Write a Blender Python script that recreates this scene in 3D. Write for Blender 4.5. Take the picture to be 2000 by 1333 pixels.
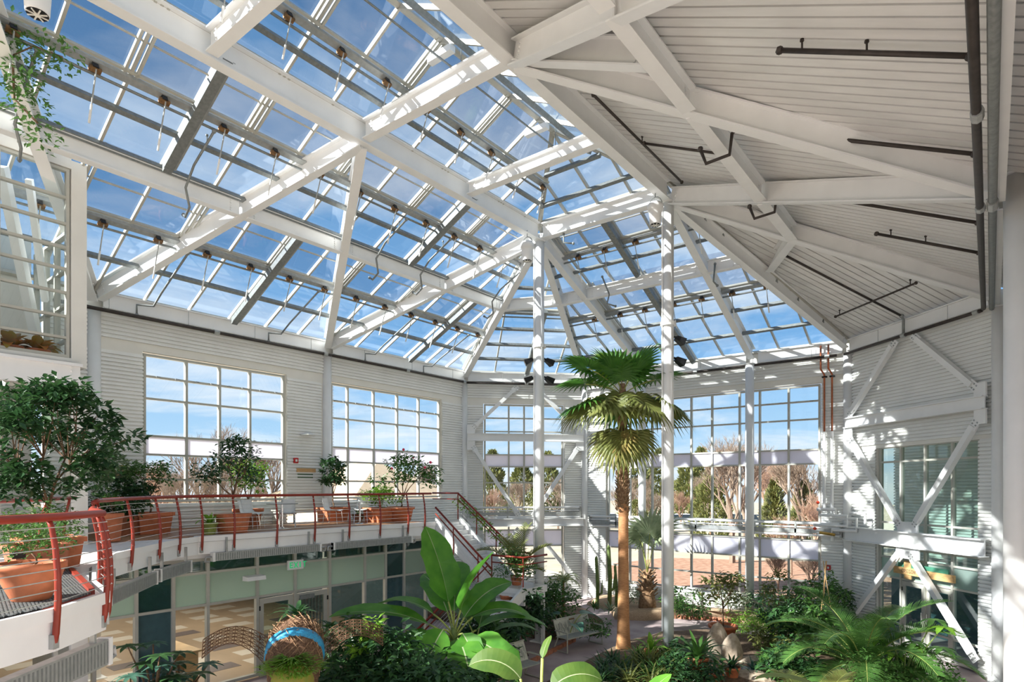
import bpy, math, random
from mathutils import Vector, Matrix
for o in list(bpy.data.objects): bpy.data.objects.remove(o)
SC = bpy.context.scene
COL = SC.collection
R = random.Random(11)
V = Vector
# ------------------------------------------------------------ camera
cam_d = bpy.data.cameras.new('camera'); cam = bpy.data.objects.new('camera', cam_d); COL.objects.link(cam)
cam.location = (18.8, -20.57, 4.9)
cam.rotation_euler = (math.pi/2, 0, math.radians(37.9))
cam_d.sensor_width = 36; cam_d.lens = 21.6; cam_d.shift_y = 0.1428; cam_d.clip_start = .05; cam_d.clip_end = 900
SC.camera = cam
# ------------------------------------------------------------ exposure
SC.view_settings.view_transform = 'Standard'; SC.view_settings.look = 'None'
SC.view_settings.exposure = 1.25; SC.view_settings.gamma = 1; SC.view_settings.use_curve_mapping = False
# ------------------------------------------------------------ sky
W = bpy.data.worlds.new('sky'); SC.world = W; W.use_nodes = True
nt = W.node_tree; nt.nodes.clear()
def N(t, **k):
    n = nt.nodes.new(t)
    for a, b in k.items(): setattr(n, a, b)
    return n
def LK(a, b): nt.links.new(a, b)
tc = N('ShaderNodeTexCoord'); sep = N('ShaderNodeSeparateXYZ'); LK(tc.outputs['Generated'], sep.inputs[0])
ramp = N('ShaderNodeValToRGB'); LK(sep.outputs[2], ramp.inputs[0])
e = ramp.color_ramp.elements
e[0].position = 0.0; e[0].color = (.80, .86, .92, 1)
e[1].position = 1.0; e[1].color = (.075, .175, .37, 1)
for p, c in ((.05, (.48, .71, .94, 1)), (.22, (.22, .47, .82, 1)), (.5, (.14, .30, .55, 1))):
    q = e.new(p); q.color = c
ad = N('ShaderNodeMath', operation='ADD'); LK(sep.outputs[2], ad.inputs[0]); ad.inputs[1].default_value = .12
dv = N('ShaderNodeVectorMath', operation='DIVIDE'); LK(tc.outputs['Generated'], dv.inputs[0])
cmb = N('ShaderNodeCombineXYZ')
for i in range(3): LK(ad.outputs[0], cmb.inputs[i])
LK(cmb.outputs[0], dv.inputs[1])
nz = N('ShaderNodeTexNoise'); LK(dv.outputs[0], nz.inputs['Vector']); nz.inputs['Scale'].default_value = 1.15; nz.inputs['Detail'].default_value = 9; nz.inputs['Roughness'].default_value = .58; nz.inputs['Distortion'].default_value = .4
cr = N('ShaderNodeValToRGB'); LK(nz.outputs['Fac'], cr.inputs[0]); cr.color_ramp.elements[0].position = .44; cr.color_ramp.elements[1].position = .70
cm = N('ShaderNodeMath', operation='MULTIPLY'); LK(cr.outputs[0], cm.inputs[0]); cm.inputs[1].default_value = .75
mx = N('ShaderNodeMixRGB'); LK(cm.outputs[0], mx.inputs[0]); LK(ramp.outputs[0], mx.inputs[1]); mx.inputs[2].default_value = (.92, .94, .97, 1)
bg = N('ShaderNodeBackground'); LK(mx.outputs[0], bg.inputs[0]); bg.inputs[1].default_value = .48
wo = N('ShaderNodeOutputWorld'); LK(bg.outputs[0], wo.inputs[0])
# ------------------------------------------------------------ sun
sd = bpy.data.lights.new('sun', 'SUN'); sd.energy = 6.0; sd.angle = math.radians(.55); sd.color = (1, .965, .91)
sun = bpy.data.objects.new('sun', sd); COL.objects.link(sun)
SUNDIR = V((-.52, -.85, .62)).normalized()          # from the scene towards the sun
sun.rotation_euler = SUNDIR.to_track_quat('Z', 'Y').to_euler(); sun.location = (0, -40, 40)

# ------------------------------------------------------------ materials
MATS = {}
def mat(name, col, rough=.6, metal=0, var=0, scale=6, spec=.4, bump=0, stretch=None, col2=None, trans=0):
    if name in MATS: return MATS[name]
    m = bpy.data.materials.new(name); m.use_nodes = True; t = m.node_tree; n = t.nodes; l = t.links
    b = n['Principled BSDF']; b.inputs['Roughness'].default_value = rough; b.inputs['Metallic'].default_value = metal
    b.inputs['Specular IOR Level'].default_value = spec
    b.inputs['Base Color'].default_value = (*col, 1)
    if var or bump or col2:
        g = n.new('ShaderNodeTexCoord'); ns = n.new('ShaderNodeTexNoise'); ns.inputs['Scale'].default_value = scale; ns.inputs['Detail'].default_value = 5
        if stretch:
            mp = n.new('ShaderNodeMapping'); mp.inputs['Scale'].default_value = stretch; l.new(g.outputs['Object'], mp.inputs[0]); l.new(mp.outputs[0], ns.inputs['Vector'])
        else: l.new(g.outputs['Object'], ns.inputs['Vector'])
        rp = n.new('ShaderNodeValToRGB'); l.new(ns.outputs['Fac'], rp.inputs[0])
        c2 = col2 or tuple(min(1, c*(1+var)) for c in col); c1 = col if col2 else tuple(c*(1-var) for c in col)
        rp.color_ramp.elements[0].position = .32; rp.color_ramp.elements[1].position = .68
        rp.color_ramp.elements[0].color = (*c1, 1); rp.color_ramp.elements[1].color = (*c2, 1)
        l.new(rp.outputs[0], b.inputs['Base Color'])
        if bump:
            bp = n.new('ShaderNodeBump'); bp.inputs['Strength'].default_value = bump; l.new(ns.outputs['Fac'], bp.inputs['Height']); l.new(bp.outputs[0], b.inputs['Normal'])
    if trans:
        tr = n.new('ShaderNodeBsdfTranslucent'); mxs = n.new('ShaderNodeMixShader'); mxs.inputs[0].default_value = trans
        src = b.inputs['Base Color']
        if src.is_linked: l.new(src.links[0].from_socket, tr.inputs[0])
        else: tr.inputs[0].default_value = (*[min(1, c*1.3) for c in col], 1)
        l.new(b.outputs[0], mxs.inputs[1]); l.new(tr.outputs[0], mxs.inputs[2]); l.new(mxs.outputs[0], n['Material Output'].inputs[0])
    MATS[name] = m; return m
def glassmat(name, tint, ior=1.45, frost=0, rough=.01):
    m = bpy.data.materials.new(name); m.use_nodes = True; t = m.node_tree; n = t.nodes; l = t.links; n.remove(n['Principled BSDF'])
    tr = n.new('ShaderNodeBsdfTransparent'); tr.inputs[0].default_value = (*tint, 1)
    gl = n.new('ShaderNodeBsdfGlossy'); gl.inputs['Roughness'].default_value = rough; gl.inputs[0].default_value = (.95, .97, 1, 1)
    fr = n.new('ShaderNodeFresnel'); ge = n.new('ShaderNodeNewGeometry'); mp = n.new('ShaderNodeMapRange')
    mp.inputs[3].default_value = ior; mp.inputs[4].default_value = 1/ior; l.new(ge.outputs['Backfacing'], mp.inputs[0]); l.new(mp.outputs[0], fr.inputs[0])
    ms = n.new('ShaderNodeMixShader'); l.new(fr.outputs[0], ms.inputs[0]); l.new(tr.outputs[0], ms.inputs[1]); l.new(gl.outputs[0], ms.inputs[2])
    out = ms.outputs[0]
    if frost:
        df = n.new('ShaderNodeBsdfDiffuse'); df.inputs[0].default_value = (*tint, 1); tl = n.new('ShaderNodeBsdfTranslucent'); tl.inputs[0].default_value = (*tint, 1)
        m2 = n.new('ShaderNodeMixShader'); m2.inputs[0].default_value = .6; l.new(df.outputs[0], m2.inputs[1]); l.new(tl.outputs[0], m2.inputs[2])
        m3 = n.new('ShaderNodeMixShader'); m3.inputs[0].default_value = frost; l.new(out, m3.inputs[1]); l.new(m2.outputs[0], m3.inputs[2]); out = m3.outputs[0]
    l.new(out, n['Material Output'].inputs[0]); MATS[name] = m; return m
M_white = mat('white_paint', (.86, .86, .85), .42, var=.03, scale=2)
M_siding = mat('siding_paint', (.85, .85, .82), .5, var=.04, scale=1.5)
M_trim = mat('trim_paint', (.80, .78, .72), .5, var=.03, scale=2)
M_frame = mat('window_frame', (.50, .49, .43), .45, metal=.1, var=.04, scale=4)
M_alu = mat('alu_bar', (.50, .48, .42), .45, metal=.2, var=.05, scale=5)
M_galv = mat('galvanised_steel', (.24, .255, .25), .5, metal=.4, var=.15, scale=14)
M_galvl = mat('light_galvanised', (.40, .41, .40), .45, metal=.4, var=.12, scale=12)
M_pipe = mat('dark_pipe', (.055, .045, .04), .5, metal=.3, var=.2, scale=8)
M_deck = mat('deck_white', (.80, .79, .77), .4, metal=.1, var=.06, scale=1.2, stretch=(1, 4, 1))
M_dark = mat('dark_gap', (.012, .012, .013), .8, var=.1)
M_black = mat('black_housing', (.015, .016, .018), .45, var=.1)
M_rust = mat('rusty_motor', (.22, .12, .05), .6, metal=.3, var=.4, scale=20)
M_copper = mat('copper_pipe', (.42, .13, .06), .35, metal=.7, var=.2, scale=9)
M_red = mat('red_rail', (.27, .034, .018), .38, var=.12, scale=5)
M_cable = mat('steel_cable', (.70, .70, .68), .3, metal=.8, var=.05)
M_terra = mat('terracotta', (.54, .17, .075), .65, var=.16, scale=7, bump=.1)
M_terra2 = mat('terracotta_dark', (.42, .15, .075), .7, var=.2, scale=7, bump=.1)
M_gpot = mat('green_glaze', (.30, .36, .10), .35, var=.2, scale=6)
M_soil = mat('soil', (.09, .055, .035), .95, scale=14, bump=.5, col2=(.24, .16, .10))
M_path = mat('path_concrete', (.34, .26, .26), .75, scale=1.4, bump=.12, col2=(.48, .40, .39))
M_gravel = mat('gravel', (.36, .24, .15), .9, scale=38, bump=.5, col2=(.58, .42, .28))
M_rock = mat('rock', (.30, .22, .15), .85, scale=6, bump=.8, col2=(.55, .45, .34))
M_slate = mat('slate', (.16, .19, .22), .7, scale=9, bump=.3, col2=(.30, .34, .38))
M_brick = mat('edging_brick', (.46, .19, .11), .8, var=.25, scale=8, bump=.3)
M_wood = mat('wood_sign', (.58, .36, .16), .55, var=.22, scale=3, stretch=(2, 2, 18))
M_decking = mat('balcony_boards', (.40, .22, .12), .55, var=.25, scale=4, stretch=(8, 1, 1))
M_chair = mat('chair_white', (.80, .80, .78), .35, var=.03)
M_chrome = mat('chrome', (.75, .75, .75), .15, metal=.95, var=.03)
M_bench = mat('bench_metal', (.52, .52, .45), .42, metal=.35, var=.1, scale=6)
M_tan = mat('tan_floor', (.50, .37, .25), .35, var=.06, scale=2)
M_tan2 = mat('tile_light', (.74, .66, .55), .35, var=.04); M_tan3 = mat('tile_dark', (.20, .16, .15), .4, var=.06)
M_desk = mat('desk_wood', (.62, .42, .22), .45, var=.12, scale=3, stretch=(1, 1, 9))
M_room = mat('room_wall', (.62, .60, .55), .7, var=.03)
M_teal = mat('teal_wall', (.07, .13, .15), .5, var=.1)
M_bark = mat('bark', (.20, .12, .07), .9, var=.35, scale=14, bump=.5)
M_bark2 = mat('palm_trunk', (.40, .17, .07), .8, scale=10, bump=.5, stretch=(1, 1, 9), col2=(.66, .34, .15))
M_boot = mat('palm_boots', (.17, .09, .045), .9, scale=14, bump=.5, col2=(.40, .25, .14))
M_stem = mat('green_stem', (.16, .22, .06), .6, var=.3, scale=8)
M_petiole = mat('petiole', (.34, .38, .10), .55, var=.25, scale=8)
M_lf = {'mid': mat('leaf_mid', (.055, .145, .030), .42, scale=5, col2=(.11, .24, .05), trans=.3),
 'dark': mat('leaf_dark', (.022, .070, .026), .36, scale=5, col2=(.05, .125, .035), trans=.22),
 'bright': mat('leaf_bright', (.15, .34, .03), .38, scale=4, col2=(.26, .46, .05), trans=.42),
 'banana': mat('leaf_banana', (.075, .25, .03), .36, scale=3, col2=(.14, .36, .045), trans=.40),
 'olive': mat('leaf_olive', (.14, .17, .04), .5, scale=4, col2=(.24, .25, .07), trans=.3),
 'fan': mat('leaf_fan', (.045, .14, .022), .42, scale=3, col2=(.10, .25, .04), trans=.32),
 'dry': mat('leaf_dry', (.34, .24, .07), .7, scale=3, col2=(.20, .22, .05), trans=.3),
 'grey': mat('leaf_grey', (.26, .33, .19), .5, scale=5, col2=(.42, .48, .30), trans=.25),
 'blue': mat('leaf_blue', (.045, .13, .095), .35, scale=4, col2=(.09, .20, .14), trans=.25),
 'red': mat('leaf_red', (.42, .13, .03), .4, scale=4, col2=(.26, .24, .04), trans=.35),
 'pale': mat('leaf_pale', (.36, .44, .22), .45, scale=5, col2=(.52, .58, .34), trans=.3)}
M_lf['pleat'] = mat('leaf_pleat', (.055, .125, .02), .45, scale=4, col2=(.11, .19, .035), trans=.3)
M_flower = mat('pink_flower', (.75, .05, .12), .5, var=.1)
M_wicker = mat('wicker', (.07, .036, .02), .9, scale=30, bump=.8, col2=(.20, .11, .06))
M_blueband = mat('blue_band', (.02, .20, .42), .5, scale=40, col2=(.05, .38, .62))
M_moss = mat('moss', (.36, .27, .05), .9, scale=12, bump=.6, col2=(.22, .27, .05))
M_ext = mat('dry_lawn', (.42, .34, .24), .95, scale=.35, col2=(.56, .47, .35), bump=.2)
M_mulch = mat('mulch', (.30, .15, .09), .95, scale=3, col2=(.50, .30, .20), bump=.4)
M_walk = mat('outdoor_walk', (.66, .58, .47), .9, var=.06, scale=2)
M_twig = mat('bare_twigs', (.26, .19, .14), .9, var=.2, scale=5)
M_twigred = mat('red_twigs', (.36, .22, .15), .9, var=.2, scale=5)
M_juniper = mat('juniper', (.10, .13, .035), .8, scale=3, col2=(.26, .25, .08), trans=.15)
M_carw = mat('car_white', (.75, .76, .78), .25, var=.02); M_carg = mat('car_glass', (.03, .04, .05), .1, var=.05); M_tire = mat('tire', (.02, .02, .02), .8, var=.1); M_carr = mat('car_red', (.4, .03, .03), .3, var=.03)
M_shingle = mat('tan_roof', (.72, .53, .34), .8, var=.05, scale=2); M_stucco = mat('tan_stucco', (.74, .62, .46), .8, var=.04, scale=2)
G_roof = glassmat('roof_glass', (.93, .96, .97), 1.35)
G_vent = glassmat('vent_glass', (.80, .83, .86), 1.40)
G_clear = glassmat('clear_glass', (.96, .98, .98), 1.3)
G_frost = glassmat('frosted_glass', (.86, .85, .90), 1.3, frost=.93)
G_green = glassmat('green_glass', (.74, .82, .79), 1.5)
G_spand = glassmat('green_frosted', (.56, .68, .62), 1.45, frost=.72, rough=.05)
M_exit = mat('exit_green', (.03, .55, .20), .5, var=.05)
_b = M_exit.node_tree.nodes['Principled BSDF']; _b.inputs['Emission Color'].default_value = (.03, .7, .25, 1); _b.inputs['Emission Strength'].default_value = .15

# ------------------------------------------------------------ mesh tools
ORG = {}
UP = V((0, 0, 1))
class MB:
    def __init__(s): s.v = []; s.f = []
    def add(s, vs, fs):
        k = len(s.v); s.v += [V(p) for p in vs]; s.f += [tuple(i+k for i in q) for q in fs]; return s
    def hexa(s, c): return s.add(c, [(0,3,2,1),(4,5,6,7),(0,1,5,4),(1,2,6,5),(2,3,7,6),(3,0,4,7)])
    def box(s, lo, hi):
        x0,y0,z0 = lo; x1,y1,z1 = hi
        return s.hexa([(x0,y0,z0),(x1,y0,z0),(x1,y1,z0),(x0,y1,z0),(x0,y0,z1),(x1,y0,z1),(x1,y1,z1),(x0,y1,z1)])
    def obox(s, c, a, b, d):
        c, a, b, d = V(c), V(a), V(b), V(d)
        return s.hexa([c-a-b-d, c+a-b-d, c+a+b-d, c-a+b-d, c-a-b+d, c+a-b+d, c+a+b+d, c-a+b+d])
    def bar(s, p, q, w, h, up=UP):
        p, q = V(p), V(q); d = (q-p).normalized(); sd_ = d.cross(V(up))
        if sd_.length < 1e-4: sd_ = d.cross(V((1, 0, 0)))
        sd_.normalize(); u = sd_.cross(d).normalized()
        return s.obox((p+q)/2, (q-p)/2, sd_*w/2, u*h/2)
    def ibeam(s, p, q, w, h, t=.03):
        p, q = V(p), V(q); d = (q-p).normalized(); sd_ = d.cross(UP).normalized(); u = sd_.cross(d).normalized()
        for off in (h/2-t/2, -h/2+t/2): s.obox((p+q)/2+u*off, (q-p)/2, sd_*w/2, u*t/2)
        return s.obox((p+q)/2, (q-p)/2, sd_*.016, u*(h/2-t))
    def tube(s, p, q, r, n=8, r2=None, cap=True):
        p, q = V(p), V(q); d = (q-p).normalized(); a = d.cross(UP)
        if a.length < 1e-3: a = V((1, 0, 0))
        a.normalize(); b = d.cross(a); r2 = r if r2 is None else r2; k = len(s.v)
        for c, rr in ((p, r), (q, r2)):
            for i in range(n):
                t = 2*math.pi*i/n; s.v.append(c+(a*math.cos(t)+b*math.sin(t))*rr)
        for i in range(n): s.f.append((k+i, k+(i+1)%n, k+n+(i+1)%n, k+n+i))
        if cap: s.f.append(tuple(k+i for i in reversed(range(n)))); s.f.append(tuple(k+n+i for i in range(n)))
        return s
    def path(s, pts, r, n=6):
        pts = [V(p) for p in pts]; m = len(pts); k = len(s.v); ref = None
        for j, p in enumerate(pts):
            d = (pts[min(j+1, m-1)]-pts[max(j-1, 0)]).normalized()
            a = ref - d*ref.dot(d) if ref is not None else d.cross(UP)
            if a.length < 1e-3: a = d.cross(V((1, .3, 0)))
            a.normalize(); ref = a; b = d.cross(a); rr = r[j] if isinstance(r, (list, tuple)) else r
            for i in range(n):
                t = 2*math.pi*i/n; s.v.append(p+(a*math.cos(t)+b*math.sin(t))*rr)
        for j in range(m-1):
            for i in range(n): s.f.append((k+j*n+i, k+j*n+(i+1)%n, k+(j+1)*n+(i+1)%n, k+(j+1)*n+i))
        s.f.append(tuple(k+i for i in reversed(range(n)))); s.f.append(tuple(k+(m-1)*n+i for i in range(n)))
        return s
    def lathe(s, c, prof, n=20, cap=True):
        c = V(c); k = len(s.v); m = len(prof)
        for r, z in prof:
            for i in range(n):
                t = 2*math.pi*i/n; s.v.append(c+V((r*math.cos(t), r*math.sin(t), z)))
        for j in range(m-1):
            for i in range(n): s.f.append((k+j*n+i, k+j*n+(i+1)%n, k+(j+1)*n+(i+1)%n, k+(j+1)*n+i))
        if cap: s.f.append(tuple(k+i for i in reversed(range(n)))); s.f.append(tuple(k+(m-1)*n+i for i in range(n)))
        return s
    def prism(s, poly, th):
        n = len(poly); th = V(th); a = [V(p) for p in poly]; b = [p+th for p in a]
        return s.add(a+b, [tuple(reversed(range(n))), tuple(range(n, 2*n))] + [(i, (i+1)%n, n+(i+1)%n, n+i) for i in range(n)])
    def ball(s, c, r, n=8, m=6):
        rx, ry, rz = r if isinstance(r, (tuple, list)) else (r, r, r)
        return s.lathe2(c, [(math.sin(math.pi*j/m), -math.cos(math.pi*j/m)) for j in range(m+1)], rx, ry, rz, n)
    def lathe2(s, c, prof, rx, ry, rz, n):
        c = V(c); k = len(s.v); m = len(prof)
        for r, z in prof:
            for i in range(n):
                t = 2*math.pi*i/n; s.v.append(c+V((r*rx*math.cos(t), r*ry*math.sin(t), z*rz)))
        for j in range(m-1):
            for i in range(n): s.f.append((k+j*n+i, k+j*n+(i+1)%n, k+(j+1)*n+(i+1)%n, k+(j+1)*n+i))
        return s
def mesh_obj(name, mb, m, origin=(0, 0, 0), smooth=False):
    o_ = V(origin); me = bpy.data.meshes.new(name); me.from_pydata([tuple(p-o_) for p in mb.v], [], mb.f); me.materials.append(m)
    if smooth:
        me.polygons.foreach_set('use_smooth', [True]*len(me.polygons))
    me.update(); o = bpy.data.objects.new(name, me); COL.objects.link(o); return o
def part(name, mb, m, parent=None, smooth=False, label=None, stuff=False):
    if parent is None:
        xs = [p.x for p in mb.v]; ys = [p.y for p in mb.v]; og = V(((min(xs)+max(xs))/2, (min(ys)+max(ys))/2, min(p.z for p in mb.v)))
        o = mesh_obj(name, mb, m, og, smooth); o.location = og; ORG[o] = og
    else:
        og = ORG[parent]; o = mesh_obj(name, mb, m, og, smooth); o.parent = parent; ORG[o] = og
    if label: o['label'] = label
    if stuff: o['kind'] = 'stuff'
    return o
def tag(o, label=None, cat=None, group=None, kind=None):
    if label: o['label'] = label
    if cat: o['category'] = cat
    if group: o['group'] = group
    if kind: o['kind'] = kind
    return o
def thing(name, loc, label, cat, group=None, kind=None):
    o = bpy.data.objects.new(name, None); COL.objects.link(o); o.location = loc; o.empty_display_size = .2; ORG[o] = V(loc)
    return tag(o, label, cat, group, kind)
def solo(name, mb, m, label, cat, group=None, smooth=False): return tag(part(name, mb, m, smooth=smooth), label, cat, group)
def copy_tree(root, loc, rotz=0, label=None, scale=1, parent=None):
    c = root.copy(); COL.objects.link(c)
    if parent is None:
        c.location = loc; c.rotation_euler = (0, 0, rotz); c.scale = (scale,)*3 if not isinstance(scale, tuple) else scale
        if label: c['label'] = label
    else: c.parent = parent
    for ch in root.children: copy_tree(ch, None, parent=c)
    return c

# ============================================================ plan
GZ = -.2; F2 = 3.7; EZ = 10.15
cL0, cA, cB, cE = V((0, 0, 0)), V((3.95, 4.05, 0)), V((14.85, 4.05, 0)), V((19, 0, 0))
def root_struct(name, mb, m, label=None):
    o = part(name, mb, m); o['kind'] = 'structure'
    if label: o['label'] = label
    return o
# ---------------------------------------------------------------- ground floor
def slab_poly(pts, z, th): return MB().prism([(x, y, z-th) for x, y in pts], (0, 0, th))
floor_pts = [(0, -24), (19.3, -24), (19.3, 0.1), (14.9, 4.3), (3.9, 4.3), (0, .3)]
floor = root_struct('floor', slab_poly(floor_pts, GZ, .15), M_path, 'mauve pink concrete garden path between the beds')
# ---------------------------------------------------------------- walls with corrugated siding and windows
PITCH = .105
def siding(mb, o, d, n, a0, a1, z0, z1):
    k = max(1, round((z1-z0)/PITCH)); h = (z1-z0)/k
    prof = []
    for i in range(k):
        z = z0+i*h; prof += [(z, .0), (z+h*.04, .055), (z+h*.62, .045), (z+h*.70, 0)]
    prof.append((z1, 0))
    vs = []
    for z, p in prof: vs += [o+d*a0+n*(p+.004)+UP*z, o+d*a1+n*(p+.004)+UP*z]
    mb.add(vs, [(2*i, 2*i+1, 2*i+3, 2*i+2) for i in range(len(prof)-1)])
def wall(name, p, q, n, solids, label, thick=.22, plain=()):
    p, q, n = V(p), V(q), V(n).normalized(); d = (q-p).normalized(); back = MB()
    for a0, a1, z0, z1 in list(solids)+list(plain):
        c = p+d*(a0+a1)/2+UP*(z0+z1)/2-n*thick/2; back.obox(c, d*(a1-a0)/2, n*thick/2, UP*(z1-z0)/2)
    w = root_struct(name, back, M_trim, label)
    for a0, a1, z0, z1 in solids:
        m = MB(); siding(m, p, d, n, a0, a1, z0, z1); part('siding_panel', m, M_siding, w)
    return w
WN = [0]
def window(p, d, n, aa, zz, frost=(), label=None, glass=None, fw=.07, dep=.12, setb=.1, frostmat=None, name=None, skip=()):
    """frame, mullions, transoms and one pane per opening; aa = mullion positions along d, zz = transom heights"""
    WN[0] += 1; p, d, n = V(p), V(d).normalized(), V(n).normalized(); p = p-n*setb
    fr = MB()
    for a in (aa[0], aa[-1]): fr.obox(p+d*a+UP*(zz[0]+zz[-1])/2, d*fw/2, n*dep/2, UP*((zz[-1]-zz[0])/2+fw/2))
    for z in (zz[0], zz[-1]): fr.obox(p+d*(aa[0]+aa[-1])/2+UP*z, d*((aa[-1]-aa[0])/2-fw/2), n*dep/2, UP*fw/2)
    w = root_struct(name or 'window_%d' % WN[0], fr, M_frame, label)
    for a in aa[1:-1]: part('mullion', MB().obox(p+d*a+UP*(zz[0]+zz[-1])/2, d*fw/2, n*dep/2, UP*((zz[-1]-zz[0])/2-fw/2)), M_frame, w)
    for z in zz[1:-1]:
        m = MB()
        for a0, a1 in zip(aa, aa[1:]): m.obox(p+d*(a0+a1)/2+UP*z, d*((a1-a0)/2-fw/2), n*dep*.42, UP*fw*.42)
        part('transom', m, M_frame, w)
    for i, (a0, a1) in enumerate(zip(aa, aa[1:])):
        for j, (z0, z1) in enumerate(zip(zz, zz[1:])):
            if (i, j) in skip: continue
            g = (frostmat or G_frost) if j in frost else (glass or G_clear)
            part('frosted_pane' if j in frost else 'pane', MB().obox(p+d*(a0+a1)/2+UP*(z0+z1)/2, d*((a1-a0)/2-fw*.45), n*.006, UP*((z1-z0)/2-fw*.4)), g, w)
    return w
def latches(w, p, d, n, aa, z):
    for a0, a1 in zip(aa, aa[1:]):
        for t in (.3, .75):
            part('latch', MB().obox(V(p)+V(d)*(a0+(a1-a0)*t)+UP*z-V(n)*.03, V(d)*.05, V(n)*.03, UP*.025), M_galvl, w)
# left wall (x = 0)
dL, nL = V((0, 1, 0)), V((1, 0, 0))
wz = [4.5, 5.12, 5.83, 6.36, 7.42, 8.05, 8.65]
a1_ = [-13.25, -12.1, -11.1, -10.11, -8.92]; a2_ = [-7.06, -6.29, -5.07, -3.87, -2.69, -1.48]
wl = wall('wall_left', (0, 0, 0), (0, 1, 0), nL, [(-15.6, -13.32, 4.0, 8.62), (-8.85, -7.5, 4.0, 8.62), (-7.02, -7.0, 4.0, 8.6), (-1.4, -.05, GZ, 8.62), (-15.6, -.05, 8.95, 9.6), (-13.32, -8.85, 3.45, 4.42), (-7.5, -5.45, 3.45, 4.42), (-5.45, -1.4, GZ, 4.42)],
          'white corrugated siding wall behind the upper balcony', plain=[(-15.6, -.05, 8.72, 8.95), (-7.5, -7.13, 4.0, 8.72), (-15.6, -13.32, 8.62, 8.72), (-8.85, -7.5, 8.62, 8.72), (-1.4, -.05, 8.62, 8.72), (-15.6, -.05, 9.6, 10.1), (-15.6, -13.32, 3.45, 4.0)])
w1 = window((0, 0, 0), dL, nL, a1_, wz, (2,), 'four column grid window on the left wall nearest the glazed corner room')
w2 = window((0, 0, 0), dL, nL, a2_, wz, (2,), 'five column grid window above the stair head')
latches(w1, (0, 0, 0), dL, nL, a1_, 8.05); latches(w2, (0, 0, 0), dL, nL, a2_, 8.05)
# diagonal facet (column to column)
dA = (cA-cL0).normalized(); nA = V((dA.y, -dA.x, 0)); LA = (cA-cL0).length
aA = [.98, 2.08, 2.79, 3.65, 4.58]
azz = [.75, 1.6, 2.2, 2.93, 3.45, 5.1, 5.83, 6.38, 7.44, 8.05, 8.65]
wall('wall_back_left', cL0, cA, nA, [(.1, .9, GZ, 8.62), (4.66, LA-.1, GZ, 8.62), (.1, LA-.1, 8.95, 9.6), (.9, 4.66, GZ, .68)], 'narrow corrugated wall facet behind the K braced frame',
     plain=[(.1, LA-.1, 8.72, 8.95), (.1, .9, 8.62, 8.72), (4.66, LA-.1, 8.62, 8.72), (0, LA, 9.6, 10.1)])
wA = window(cL0, dA, nA, aA, azz, (2, 6), 'tall window behind the diagonal braces and the far round column'); latches(wA, cL0, dA, nA, aA, 8.05)
# rear wall (y = 4.05)
dB, nB = V((1, 0, 0)), V((0, -1, 0))
aB = [5.13, 6.2, 7.26, 8.1, 9.01, 9.88, 10.98, 11.75, 12.8, 13.86]
bzz = [.7, 1.4, 2.2, 2.93, 3.6, 5.76, 6.29, 7.41, 8.08, 8.65]
pB = V((0, 4.05, 0))
wall('wall_back', pB, pB+dB, nB, [(4.05, 5.05, GZ, 8.62), (13.94, 14.75, GZ, 8.62), (4.05, 14.75, 8.95, 9.6), (5.05, 13.94, GZ, .62)], 'rear corrugated wall facing the camera around the widest window',
     plain=[(4.05, 14.75, 8.72, 8.95), (4.05, 5.05, 8.62, 8.72), (13.94, 14.75, 8.62, 8.72), (3.95, 14.85, 9.6, 10.1)])
wB = window(pB, dB, nB, aB, bzz, (2, 5), 'widest rear window looking out on the junipers'); latches(wB, pB, dB, nB, aB, 8.08)
# right diagonal facet with storefront
dD = (cE-cB).normalized(); nD = V((dD.y, -dD.x, 0)); LD = (cE-cB).length
aD = [1.42, 2.32, 3.28, 4.26, 5.14]
wall('wall_back_right', cB, cE, nD, [(.1, 1.34, GZ, 6.2), (5.2, LD-.1, GZ, 6.2), (.1, LD-.1, 6.32, 9.6)], 'shaded corrugated wall facet above the glazed shopfront doors',
     plain=[(.1, LD-.1, 6.2, 6.32), (0, LD, 9.6, 10.1)])
dzz = [GZ+.08, .52, 1.98, 2.62, 2.95, 3.75, 5.72, 6.2]
wD = window(cB, dD, nD, aD, dzz, (2,), 'green tinted shopfront glazing under the wooden sign', glass=G_green, frostmat=G_spand, skip=((1, 0), (1, 1), (2, 0), (2, 1)))
# things seen behind the shopfront: a shaded porch with louvred wall
pb = MB(); b0 = cB-nD*2.2; siding(pb, b0, dD, nD, -.5, LD+.8, 1.6, 7.0)
bk = root_struct('wall_porch', pb, M_siding, 'grey louvred wall seen through the green shopfront glass')
part('lower_wall', MB().obox(cB-nD*2.3+dD*LD/2+UP*.7, dD*3.6, nD*.08, UP*.9), M_teal, bk)
part('porch_floor', MB().obox(cB-nD*1.2+dD*LD/2+UP*(GZ-.05), dD*3.3, nD*1.0, UP*.05), M_path, bk)
part('porch_roof', MB().obox(cB-nD*1.25+dD*LD/2+UP*7.0, dD*3.6, nD*1.0, UP*.06), M_trim, bk)
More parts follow.
